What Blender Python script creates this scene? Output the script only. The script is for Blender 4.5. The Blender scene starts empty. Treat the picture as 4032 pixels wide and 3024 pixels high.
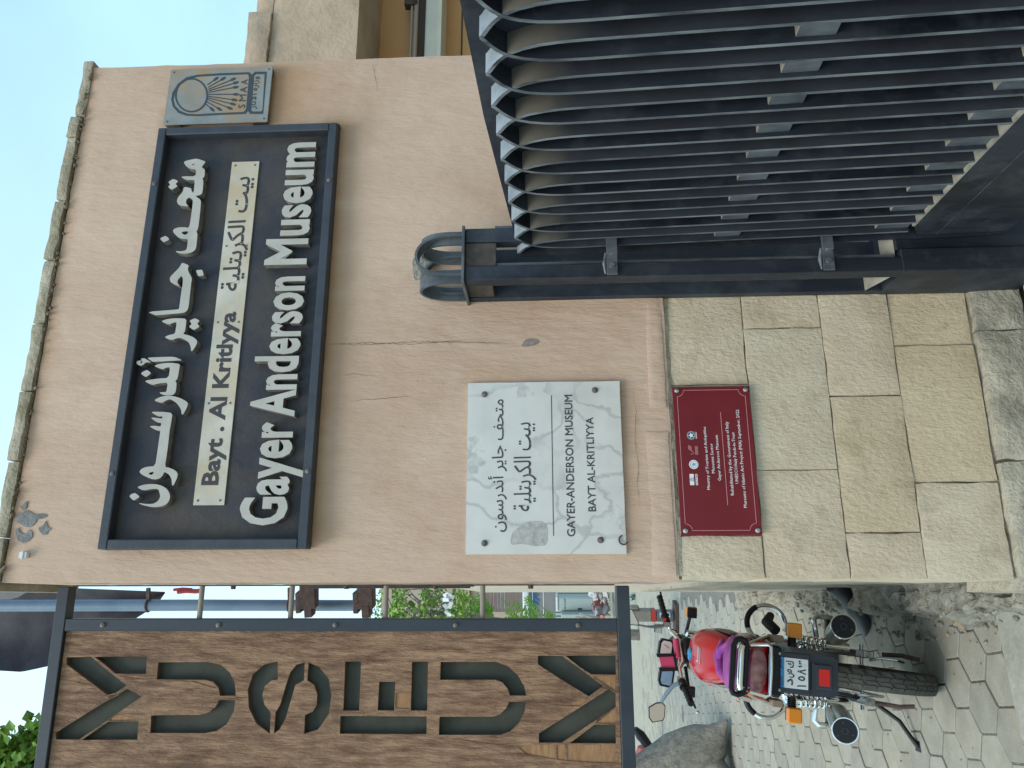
import bpy, bmesh, math, random
from mathutils import Vector, Matrix, noise
R = math.radians
rnd = random.Random(7)
sc = bpy.context.scene
COL = sc.collection
# ---------------------------------------------------------------- camera
CAMZ = 1.70; PITCH = R(2.729); ROLL = R(-.837); F = 3000.0
cr, sr, cp, sp = math.cos(ROLL), math.sin(ROLL), math.cos(PITCH), math.sin(PITCH)
R0 = Vector((1, 0, 0)); FW = Vector((0, cp, sp)); U0 = Vector((0, -sp, cp))
RT = R0*cr + U0*sr; UP = -R0*sr + U0*cr
cam = bpy.data.cameras.new('camera'); camo = bpy.data.objects.new('camera', cam); COL.objects.link(camo)
X, Y, Z = -UP, RT, -FW          # the phone was held sideways: picture right is down in the street
camo.matrix_world = Matrix(((X.x, Y.x, Z.x, 0), (X.y, Y.y, Z.y, 0), (X.z, Y.z, Z.z, CAMZ), (0, 0, 0, 1)))
cam.sensor_width = 36; cam.lens = F/4032*36; cam.clip_start = .05; cam.clip_end = 1500
sc.camera = camo
# ---------------------------------------------------------------- world, sun, exposure
SUN_EL = 58; SUN_AZ = 205     # azimuth measured clockwise from +Y
w = bpy.data.worlds.new('World'); sc.world = w; w.use_nodes = True
nt = w.node_tree; bg = nt.nodes['Background']
sky = nt.nodes.new('ShaderNodeTexSky'); sky.sky_type = 'NISHITA'; sky.sun_disc = False
sky.sun_elevation = R(SUN_EL); sky.sun_rotation = R(SUN_AZ); sky.dust_density = 2.0; sky.air_density = 1.0
tc = nt.nodes.new('ShaderNodeTexCoord'); mp = nt.nodes.new('ShaderNodeMapping'); mp.inputs['Scale'].default_value = (1, 1, 2.2)
nz = nt.nodes.new('ShaderNodeTexNoise'); nz.inputs['Scale'].default_value = 1.6; nz.inputs['Detail'].default_value = 6
rp = nt.nodes.new('ShaderNodeValToRGB'); rp.color_ramp.elements[0].position = .30; rp.color_ramp.elements[1].position = .85
rp.color_ramp.elements[0].color = (.45, .45, .45, 1); rp.color_ramp.elements[1].color = (.95, .95, .95, 1)
mx = nt.nodes.new('ShaderNodeMixRGB'); mx.inputs[2].default_value = (3.9, 6.6, 9.2, 1)
nt.links.new(tc.outputs['Generated'], mp.inputs['Vector']); nt.links.new(mp.outputs['Vector'], nz.inputs['Vector'])
nt.links.new(nz.outputs['Fac'], rp.inputs['Fac']); nt.links.new(rp.outputs['Color'], mx.inputs[0])
nt.links.new(sky.outputs['Color'], mx.inputs[1]); sx_ = nt.nodes.new('ShaderNodeSeparateXYZ'); nt.links.new(tc.outputs['Generated'], sx_.inputs[0])
hz_ = nt.nodes.new('ShaderNodeMapRange'); hz_.inputs['From Min'].default_value = .45; hz_.inputs['From Max'].default_value = -.55; hz_.inputs['To Min'].default_value = 0; hz_.inputs['To Max'].default_value = .8; nt.links.new(sx_.outputs['X'], hz_.inputs['Value'])
m3_ = nt.nodes.new('ShaderNodeMixRGB'); m3_.inputs[2].default_value = (6.6, 8.9, 9.6, 1); nt.links.new(hz_.outputs[0], m3_.inputs[0]); nt.links.new(mx.outputs['Color'], m3_.inputs[1]); nt.links.new(m3_.outputs['Color'], bg.inputs['Color'])
bg.inputs['Strength'].default_value = .09
sl = bpy.data.lights.new('sun', 'SUN'); sl.energy = 1.35; sl.angle = R(30); sl.color = (1, .93, .83)
so = bpy.data.objects.new('sun', sl); COL.objects.link(so)
az, el = R(SUN_AZ), R(SUN_EL)
sd = Vector((math.sin(az)*math.cos(el), math.cos(az)*math.cos(el), math.sin(el)))
so.rotation_euler = sd.to_track_quat('Z', 'Y').to_euler(); so.location = (0, 0, 30)
sc.view_settings.view_transform = 'Standard'; sc.view_settings.look = 'None'
sc.view_settings.exposure = .90; sc.view_settings.gamma = 1; sc.view_settings.use_curve_mapping = False
sc.cycles.max_bounces = 8; sc.cycles.diffuse_bounces = 4
# ---------------------------------------------------------------- picture pixel -> point on a known plane
def ray(px, py): return FW + RT*((1512-py)/F) - UP*((px-2016)/F)
class Frame:
    """a vertical plane: x runs along it, y goes behind it, z up"""
    def __init__(s, yaw, o):
        s.yaw = yaw; s.o = Vector(o); s.T = Vector((math.cos(yaw), math.sin(yaw), 0)); s.N = Vector((math.sin(yaw), -math.cos(yaw), 0))
    def at(s, px, py, out=0):
        w_ = ray(px, py); c = Vector((0, 0, CAMZ)); k = ((s.o-c).dot(s.N)+out)/w_.dot(s.N); p = c+w_*k-s.o
        return (p.dot(s.T), p.z+s.o.z)
    def side(s, px, py, t):
        w_ = ray(px, py); c = Vector((0, 0, CAMZ)); k = ((s.o-c).dot(s.T)+t)/w_.dot(s.T); p = c+w_*k-s.o
        return (p.dot(s.N), p.z+s.o.z)
    def mat(s): return Matrix.Translation(s.o) @ Matrix.Rotation(s.yaw, 4, 'Z')
YAW = R(16); DD = 2.5*math.cos(YAW)
WALL = Frame(YAW, (-math.sin(YAW)*DD, math.cos(YAW)*DD, 0))
BOARD = Frame(R(14), (-.63, 2.42, 0))
WORLD = Frame(0, (0, 0, 0))
def at(px, py, Y_):
    w_ = ray(px, py); k = Y_/w_.y; return Vector((w_.x*k, Y_, CAMZ+w_.z*k))
# ---------------------------------------------------------------- materials
def pmat(name, c1, c2=None, scale=6, stretch=(1, 1, 1), rough=.8, bump=.0, bscale=None, metal=0, c3=None, s3=2.0, lo=.35, hi=.65,
         lo3=.55, hi3=.75, detail=6, bdist=.01, bstretch=None, rough2=None, emit=None, alpha=None, coat=0, trans=0, spec=None):
    m = bpy.data.materials.new(name); m.use_nodes = True; t = m.node_tree; b = t.nodes['Principled BSDF']
    N = t.nodes.new; L = t.links.new
    b.inputs['Roughness'].default_value = rough; b.inputs['Metallic'].default_value = metal
    if coat: b.inputs['Coat Weight'].default_value = coat
    if trans: b.inputs['Transmission Weight'].default_value = trans
    if spec is not None: b.inputs['Specular IOR Level'].default_value = spec
    if spec is not None: b.inputs['Specular IOR Level'].default_value = spec
    if c2 is None and not bump:
        b.inputs['Base Color'].default_value = (*c1, 1); return m
    g = N('ShaderNodeNewGeometry'); mp_ = N('ShaderNodeMapping'); mp_.inputs['Scale'].default_value = stretch
    L(g.outputs['Position'], mp_.inputs['Vector'])
    if c2 is not None:
        n = N('ShaderNodeTexNoise'); n.inputs['Scale'].default_value = scale; n.inputs['Detail'].default_value = detail; n.inputs['Roughness'].default_value = .62
        L(mp_.outputs['Vector'], n.inputs['Vector'])
        mr = N('ShaderNodeMapRange'); mr.inputs['From Min'].default_value = lo; mr.inputs['From Max'].default_value = hi; L(n.outputs['Fac'], mr.inputs['Value'])
        x = N('ShaderNodeMixRGB'); x.inputs[1].default_value = (*c1, 1); x.inputs[2].default_value = (*c2, 1); L(mr.outputs['Result'], x.inputs[0])
        col = x
        if c3 is not None:
            n3 = N('ShaderNodeTexNoise'); n3.inputs['Scale'].default_value = s3; n3.inputs['Detail'].default_value = 8; n3.inputs['Roughness'].default_value = .7
            L(g.outputs['Position'], n3.inputs['Vector'])
            m3 = N('ShaderNodeMapRange'); m3.inputs['From Min'].default_value = lo3; m3.inputs['From Max'].default_value = hi3; L(n3.outputs['Fac'], m3.inputs['Value'])
            x3 = N('ShaderNodeMixRGB'); x3.inputs[2].default_value = (*c3, 1); L(m3.outputs['Result'], x3.inputs[0]); L(x.outputs['Color'], x3.inputs[1]); col = x3
        L(col.outputs['Color'], b.inputs['Base Color'])
        if rough2 is not None:
            r2 = N('ShaderNodeMapRange'); r2.inputs['To Min'].default_value = rough; r2.inputs['To Max'].default_value = rough2; r2.inputs['From Min'].default_value = lo; r2.inputs['From Max'].default_value = hi
            L(n.outputs['Fac'], r2.inputs['Value']); L(r2.outputs['Result'], b.inputs['Roughness'])
    else: b.inputs['Base Color'].default_value = (*c1, 1)
    if bump:
        mb = N('ShaderNodeMapping'); mb.inputs['Scale'].default_value = bstretch or stretch; L(g.outputs['Position'], mb.inputs['Vector'])
        nb = N('ShaderNodeTexNoise'); nb.inputs['Scale'].default_value = bscale or scale*6; nb.inputs['Detail'].default_value = 5; nb.inputs['Roughness'].default_value = .65
        L(mb.outputs['Vector'], nb.inputs['Vector'])
        bp = N('ShaderNodeBump'); bp.inputs['Strength'].default_value = bump; bp.inputs['Distance'].default_value = bdist
        L(nb.outputs['Fac'], bp.inputs['Height']); L(bp.outputs['Normal'], b.inputs['Normal'])
    return m
M = {}
M['plaster'] = pmat('plaster', (.49, .335, .238), (.55, .395, .290), 2.6, (1, 1, .35), .92, .62, 38, c3=(.41, .26, .165), s3=1.9, lo3=.50, hi3=.78, bdist=.010, bstretch=(1, 1, .3))
def tint_bands(m, boxes, col):
    """warm brown bands on the wall, stronger towards their top: each box is (t0, t1, z_top, length)"""
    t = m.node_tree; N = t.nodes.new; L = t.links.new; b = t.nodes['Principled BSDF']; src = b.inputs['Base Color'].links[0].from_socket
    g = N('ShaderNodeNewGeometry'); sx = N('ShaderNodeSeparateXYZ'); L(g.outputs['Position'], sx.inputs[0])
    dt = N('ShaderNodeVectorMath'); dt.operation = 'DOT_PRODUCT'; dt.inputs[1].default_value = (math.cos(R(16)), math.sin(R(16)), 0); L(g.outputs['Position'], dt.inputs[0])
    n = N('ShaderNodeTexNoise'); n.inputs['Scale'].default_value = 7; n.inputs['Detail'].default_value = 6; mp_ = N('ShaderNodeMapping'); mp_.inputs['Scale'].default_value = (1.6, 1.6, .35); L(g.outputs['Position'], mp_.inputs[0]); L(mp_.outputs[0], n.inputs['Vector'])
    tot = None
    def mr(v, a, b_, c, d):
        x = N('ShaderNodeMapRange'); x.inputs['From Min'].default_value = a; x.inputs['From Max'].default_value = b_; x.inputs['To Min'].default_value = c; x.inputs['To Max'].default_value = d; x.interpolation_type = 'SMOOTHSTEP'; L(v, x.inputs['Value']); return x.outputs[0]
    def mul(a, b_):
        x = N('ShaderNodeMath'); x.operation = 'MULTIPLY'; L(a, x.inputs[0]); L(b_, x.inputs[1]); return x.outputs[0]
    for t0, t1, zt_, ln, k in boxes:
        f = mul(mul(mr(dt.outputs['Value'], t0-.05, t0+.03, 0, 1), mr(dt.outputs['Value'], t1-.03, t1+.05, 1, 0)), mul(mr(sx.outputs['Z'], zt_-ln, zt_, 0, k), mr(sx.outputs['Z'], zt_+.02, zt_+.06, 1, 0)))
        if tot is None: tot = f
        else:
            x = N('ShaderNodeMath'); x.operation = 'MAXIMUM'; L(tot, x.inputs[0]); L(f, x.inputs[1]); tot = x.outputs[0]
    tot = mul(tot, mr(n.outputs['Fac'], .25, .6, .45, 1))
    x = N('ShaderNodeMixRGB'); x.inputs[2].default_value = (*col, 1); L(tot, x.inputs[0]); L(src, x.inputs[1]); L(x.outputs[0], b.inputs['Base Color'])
tint_bands(M['plaster'], [(.18, 1.70, 2.475, .17, .75), (1.70, 1.95, 2.74, .30, .85), (1.69, 1.76, 3.10, .5, .5), (.70, .76, 1.95, .5, .35), (.16, .68, 1.47, .10, .4), (.06, 1.96, 3.44, .07, .5)], (.36, .19, .085))  # warm brown bands below and beside the signs and under the coping
M['plaster_side'] = pmat('plaster_side', (.50, .42, .32), (.58, .50, .40), 5, (1, 1, .4), .9, .6, 26, bdist=.01)
M['stone'] = [pmat('stone_%s' % n, a, b, 7, (1, 1, .6), .9, .75, 58, c3=c, s3=8, lo3=.53, hi3=.74, bdist=.009, bstretch=(1.4, 1.4, .8)) for n, a, b, c in
    (('cream', (.50, .40, .275), (.57, .475, .345), (.37, .30, .20)), ('grey', (.49, .405, .285), (.57, .485, .36), (.38, .32, .22)), ('ochre', (.47, .37, .24), (.55, .45, .305), (.34, .26, .165)))]
M['stone_low'] = pmat('stone_low', (.30, .27, .205), (.42, .385, .30), 8, (1, 1, 1), .95, .9, 26, c3=(.12, .11, .09), s3=5, lo3=.5, hi3=.75, bdist=.02)
M['mortar'] = pmat('mortar', (.13, .105, .07), (.40, .34, .25), 16, (1, 1, 1), .98, .9, 60, bdist=.02)
M['coping'] = pmat('coping', (.34, .285, .20), (.46, .40, .30), 9, (1, 1, 1), .95, .9, 30, c3=(.22, .19, .11), s3=6, lo3=.48, hi3=.7, bdist=.02)
M['cement'] = pmat('cement', (.15, .15, .15), (.26, .25, .24), 20, (1, 1, 1), .95, .8, 60)
M['crack'] = pmat('crack', (.16, .11, .08))
M['smear'] = pmat('smear', (.14, .12, .12), (.3, .24, .2), 60, rough=.9)
M['gate'] = pmat('gate_paint', (.008, .010, .015), (.022, .028, .039), 7, (1, 1, .12), .42, .25, 60, c3=(.050, .058, .068), s3=6, lo3=.48, hi3=.78, rough2=.62, bdist=.004, bstretch=(1, 1, .2), spec=.32)
M['gate_edge'] = pmat('gate_scuffed_paint', (.022, .027, .035), (.17, .19, .20), 24, (1, 1, .2), .5, .3, 80, bdist=.004)
M['gate_dust'] = pmat('gate_dust', (.19, .175, .145), (.30, .28, .235), 20, rough=.95, bump=.2)
M['gate_browndust'] = pmat('gate_brown_dust', (.008, .010, .015), (.022, .028, .039), 7, (1, 1, .7), .8, .2, 60, lo=.3, hi=.62, bdist=.003)
def dust_by_height(m, col, z0, z1):
    t = m.node_tree; N = t.nodes.new; L = t.links.new; b = t.nodes['Principled BSDF']; src = b.inputs['Base Color'].links[0].from_socket
    g = N('ShaderNodeNewGeometry'); sx = N('ShaderNodeSeparateXYZ'); L(g.outputs['Position'], sx.inputs[0]); n = N('ShaderNodeTexNoise'); n.inputs['Scale'].default_value = 14; L(g.outputs['Position'], n.inputs['Vector'])
    ad = N('ShaderNodeMath'); ad.operation = 'MULTIPLY_ADD'; ad.inputs[1].default_value = .10; L(n.outputs['Fac'], ad.inputs[0]); L(sx.outputs['Z'], ad.inputs[2])
    mr = N('ShaderNodeMapRange'); mr.interpolation_type = 'SMOOTHSTEP'; mr.inputs['From Min'].default_value = z0; mr.inputs['From Max'].default_value = z1; L(ad.outputs[0], mr.inputs['Value'])
    x = N('ShaderNodeMixRGB'); x.inputs[2].default_value = (*col, 1); L(mr.outputs[0], x.inputs[0]); L(src, x.inputs[1]); L(x.outputs[0], b.inputs['Base Color'])
dust_by_height(M['gate_browndust'], (.105, .092, .072), 1.66, 1.80)
M['gate_dust_sky'] = pmat('gate_dust_and_sky_sheen', (.17, .20, .225), (.27, .30, .32), 18, (1, 1, .5), .6, .3, 60, bdist=.004)  # dusty paint with the sky's reflection put into the colour, for the arch tops
M['gate_pale'] = pmat('gate_weathered', (.040, .048, .057), (.10, .112, .12), 18, (1, 1, .5), .6, .3, 60, bdist=.004)
M['signback'] = pmat('sign_board_paint', (.026, .025, .030), (.040, .040, .048), 6, (1, 1, 1), .55, .5, 55, c3=(.080, .062, .046), s3=3.6, lo3=.46, hi3=.75, bdist=.004, spec=.3)
M['signframe'] = pmat('sign_frame_paint', (.024, .028, .036), (.036, .041, .050), 14, (1, 1, 1), .5, .3, 60, bdist=.003)
M['letter'] = pmat('raised_letter', (.37, .345, .295), (.44, .415, .365), 12, rough=.6, bump=.15, bscale=120, bdist=.002)
M['letter_side'] = pmat('grimy_letter_side', (.10, .088, .07), (.19, .175, .15), 30, rough=.8)
M['brass'] = pmat('brass_strip', (.44, .40, .32), (.56, .51, .41), 8, (1, 1, 1), .42, .1, 80, c3=(.46, .36, .23), s3=5, lo3=.45, hi3=.65, bdist=.002)
M['stencil'] = pmat('stencil_dark', (.045, .042, .045))
M['bronze'] = pmat('pewter_plate', (.20, .215, .20), (.27, .28, .26), 12, rough=.45, metal=.25, c3=(.36, .22, .10), s3=4, lo3=.47, hi3=.68)
M['plate_dark'] = pmat('etched_blue_grey', (.035, .05, .065))
M['marble'] = None
M['ink'] = pmat('engraved_ink', (.05, .05, .055))
M['crimson'] = pmat('crimson_plaque', (.135, .010, .015), (.16, .014, .020), 4, rough=.38, spec=.3)
M['whiteprint'] = pmat('white_print', (.72, .66, .66))
M['pinkprint'] = pmat('pink_print', (.62, .28, .28))
M['blueprint'] = pmat('blue_print', (.12, .35, .45))
M['rustbolt'] = pmat('rusty_bolt', (.10, .075, .06), (.2, .17, .15), 80, rough=.6, metal=.4)
M['steel'] = pmat('steel', (.5, .5, .48), rough=.35, metal=.9)
M['bluesteel'] = pmat('blue_painted_steel', (.013, .018, .025), (.022, .029, .037), 9, (1, 1, .3), .45, .2, 60, c3=(.11, .12, .13), s3=30, lo3=.66, hi3=.74, bdist=.003)
M['wood'] = pmat('weathered_plywood', (.14, .066, .034), (.42, .245, .14), 26, (2.4, 2.4, .36), .8, .9, 75, c3=(.11, .055, .03), s3=5, lo3=.5, hi3=.80, lo=.34, hi=.68, detail=12, bdist=.016, bstretch=(2.0, 2.0, .4))
M['woodraw'] = pmat('torn_raw_wood', (.24, .115, .045), (.34, .185, .085), 14, (1, 1, 6), .75, .4, 60, bdist=.004)
M['backplate'] = pmat('dark_green_back_plate', (.046, .047, .036), (.070, .071, .056), 9, rough=.75, spec=.2, c3=(.075, .05, .035), s3=7, lo3=.6, hi3=.75)
M['woodedge'] = pmat('cut_wood_edge', (.10, .07, .045))
M['paver'] = [pmat('paver_%d' % i, a, b, 9, (1, 1, 1), .9, .5, 60, c3=c, s3=2.2, lo3=.5, hi3=.75, bdist=.006) for i, (a, b, c) in enumerate(
    (((.245, .23, .188), (.31, .29, .24), (.35, .315, .24)), ((.22, .207, .17), (.285, .268, .222), (.32, .285, .218)), ((.27, .252, .205), (.335, .312, .258), (.23, .21, .168))))]
M['joint'] = pmat('paver_joint_sand', (.09, .085, .07), (.22, .205, .17), 40, rough=.98, bump=.3)
M['slab'] = pmat('apron_concrete', (.25, .24, .20), (.36, .345, .29), 10, rough=.92, bump=.4, bscale=60, c3=(.25, .24, .21), s3=3)
M['rubble'] = pmat('rubble_mortar', (.24, .22, .18), (.40, .37, .30), 14, rough=.97, bump=1, bscale=40, bdist=.03, c3=(.08, .07, .055), s3=9, lo3=.52, hi3=.68)
M['fardust'] = pmat('far_paving', (.30, .28, .22), (.37, .35, .275), 7, rough=.95, bump=.6, bscale=22, bdist=.03, c3=(.16, .145, .11), s3=13, lo3=.60, hi3=.68)
M['pipe'] = pmat('black_pipe', (.02, .024, .03), (.04, .045, .05), 20, rough=.45)
M['darkcloth'] = pmat('dark_awning_cloth', (.022, .021, .028), (.045, .042, .052), 4, rough=.8, bump=.3, bscale=30)
M['greycloth'] = pmat('grey_awning_cloth', (.16, .15, .14), (.2, .19, .18), 6, rough=.85)
M['polepaint'] = pmat('blue_grey_pole', (.10, .15, .20), (.14, .19, .25), 8, rough=.45, bump=.1)
M['rust'] = pmat('rusty_brown', (.055, .032, .026), (.10, .065, .055), 30, rough=.85, bump=.5)
M['concrete'] = pmat('old_concrete', (.42, .30, .205), (.52, .39, .27), 4, (1, 1, 1), .93, .6, 26, c3=(.27, .22, .17), s3=2.4, lo3=.52, hi3=.72, bdist=.012)
M['ochre'] = pmat('ochre_wall', (.52, .27, .095), (.57, .31, .12), 2, rough=.7)
M['beam'] = pmat('grey_green_beam', (.50, .47, .36), (.60, .56, .44), 3, (1, 1, 1), .6)
M['conduit'] = pmat('conduit', (.36, .27, .2), rough=.5)
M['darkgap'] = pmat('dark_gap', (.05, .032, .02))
M['collar'] = pmat('rust_stained_panel', (.030, .026, .022), (.075, .055, .042), 30, rough=.8)
M['leaf'] = pmat('leaf', (.07, .15, .018), (.17, .30, .03), 6, rough=.55)
M['leaf2'] = pmat('leaf_light', (.16, .30, .03), (.26, .42, .05), 6, rough=.55)
M['fern'] = pmat('fern_leaf', (.10, .24, .02), (.17, .36, .04), 9, rough=.5)
M['bark'] = pmat('bark', (.15, .138, .115), (.26, .238, .195), 16, (1, 1, .5), .95, 1, 40, c3=(.05, .045, .04), s3=7, bdist=.03)
# bike
M['chrome'] = pmat('chrome', (.78, .78, .76), rough=.12, metal=1)
M['dullchrome'] = pmat('dull_chrome', (.30, .30, .285), (.48, .48, .45), 40, rough=.3, metal=1)
M['tyre'] = pmat('tyre_rubber', (.040, .041, .036), (.070, .070, .060), 18, rough=.85, bump=.2)
M['black'] = pmat('black_plastic', (.008, .008, .010), rough=.42, spec=.25)
M['navyplastic'] = pmat('navy_plastic', (.016, .022, .033), (.022, .030, .044), 10, rough=.38)
M['tank'] = pmat('red_tank_paint', (.36, .003, .008), rough=.24, coat=.1, spec=.3)
M['tankgrey'] = pmat('grey_tank_panel', (.12, .10, .095), rough=.35)
M['purple'] = pmat('purple_seat_cloth', (.18, .02, .22), (.36, .07, .27), 9, rough=.75, bump=.2, bscale=20)
M['redlens'] = pmat('red_lens', (.55, .012, .01), rough=.18)
M['dustyred'] = pmat('taped_red_lens', (.20, .02, .03), (.36, .20, .19), 26, (1, 1, .3), .25, .2, 50)
M['orange'] = pmat('orange_lens', (.62, .20, .008), rough=.25, bump=.25, bscale=90, bdist=.003)
M['white'] = pmat('white_plate', (.60, .62, .64), rough=.4)
M['platestrip'] = pmat('blue_plate_strip', (.01, .20, .48), rough=.4)
M['bluecap'] = pmat('blue_fuel_cap', (.02, .22, .42), rough=.2, metal=.5)
M['tape'] = pmat('white_tape', (.45, .42, .36), (.55, .52, .45), 40, (1, 1, 5), .8)
M['pink'] = pmat('pink_phone_holder', (.48, .045, .12), rough=.5)
M['sticker'] = pmat('silver_sticker', (.55, .5, .5), rough=.3)
M['glassblue'] = pmat('meter_glass', (.20, .30, .42), rough=.08)
M['mirror'] = pmat('mirror_glass', (.75, .72, .68), rough=.06, metal=1)
M['tan'] = pmat('tan_bracket', (.22, .17, .12), rough=.5)
M['greymetal'] = pmat('grey_cast_metal', (.16, .165, .17), rough=.45, metal=.6)
M['cabinet'] = pmat('pale_cabinet', (.33, .39, .37), rough=.55)
M['greywall'] = pmat('grey_panel_wall', (.17, .17, .175), (.21, .21, .21), 3, rough=.8)
M['shutter'] = pmat('brown_shutter', (.15, .105, .095), (.19, .14, .125), 3, rough=.75)
M['beige'] = pmat('beige_render', (.36, .29, .22), (.40, .33, .26), 3, rough=.9)
M['whitebeam'] = pmat('white_beam', (.55, .58, .58), rough=.7)
M['trash'] = pmat('trash_plastic', (.5, .5, .5), (.16, .14, .13), 12, rough=.5)
M['redseat'] = pmat('dull_red_vinyl', (.30, .06, .055), (.36, .09, .08), 8, rough=.5)
M['fixture'] = pmat('grey_brown_paint', (.20, .17, .14), (.26, .23, .18), 12, rough=.6)
M['redpaint'] = pmat('red_paint', (.45, .03, .02), rough=.5)
M['dryleaf'] = pmat('dry_leaf', (.35, .22, .12), (.42, .3, .18), 60, rough=.8)
M['greenwrap'] = pmat('green_wrapper', (.01, .12, .07), rough=.3)
def marble():
    m = bpy.data.materials.new('veined_marble'); m.use_nodes = True; t = m.node_tree; b = t.nodes['Principled BSDF']; N = t.nodes.new; L = t.links.new
    b.inputs['Roughness'].default_value = .38
    g = N('ShaderNodeNewGeometry'); n = N('ShaderNodeTexNoise'); n.inputs['Scale'].default_value = 3.2; n.inputs['Detail'].default_value = 7
    L(g.outputs['Position'], n.inputs['Vector'])
    add = N('ShaderNodeVectorMath'); add.operation = 'MULTIPLY_ADD'; add.inputs[1].default_value = (.55, .55, .55); L(n.outputs['Color'], add.inputs[0]); L(g.outputs['Position'], add.inputs[2])
    v = N('ShaderNodeTexVoronoi'); v.feature = 'DISTANCE_TO_EDGE'; v.inputs['Scale'].default_value = 3.6; L(add.outputs['Vector'], v.inputs['Vector'])
    mr = N('ShaderNodeMapRange'); mr.inputs['From Min'].default_value = 0; mr.inputs['From Max'].default_value = .035; L(v.outputs['Distance'], mr.inputs['Value'])
    n2 = N('ShaderNodeTexNoise'); n2.inputs['Scale'].default_value = 4.5; n2.inputs['Detail'].default_value = 4; L(g.outputs['Position'], n2.inputs['Vector'])
    m2 = N('ShaderNodeMapRange'); m2.inputs['From Min'].default_value = .45; m2.inputs['From Max'].default_value = .65; L(n2.outputs['Fac'], m2.inputs['Value'])
    mxm = N('ShaderNodeMath'); mxm.operation = 'MAXIMUM'; L(mr.outputs['Result'], mxm.inputs[0]); L(m2.outputs['Result'], mxm.inputs[1])
    x = N('ShaderNodeMixRGB'); x.inputs[1].default_value = (.44, .425, .385, 1); x.inputs[2].default_value = (.64, .615, .56, 1); L(mxm.outputs['Value'], x.inputs[0])
    n3 = N('ShaderNodeTexNoise'); n3.inputs['Scale'].default_value = 12; L(g.outputs['Position'], n3.inputs['Vector'])
    x2 = N('ShaderNodeMixRGB'); x2.blend_type = 'MULTIPLY'; x2.inputs[0].default_value = .25; L(x.outputs['Color'], x2.inputs[1]); L(n3.outputs['Fac'], x2.inputs[2])
    L(x2.outputs['Color'], b.inputs['Base Color']); return m
M['marble'] = marble()
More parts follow.
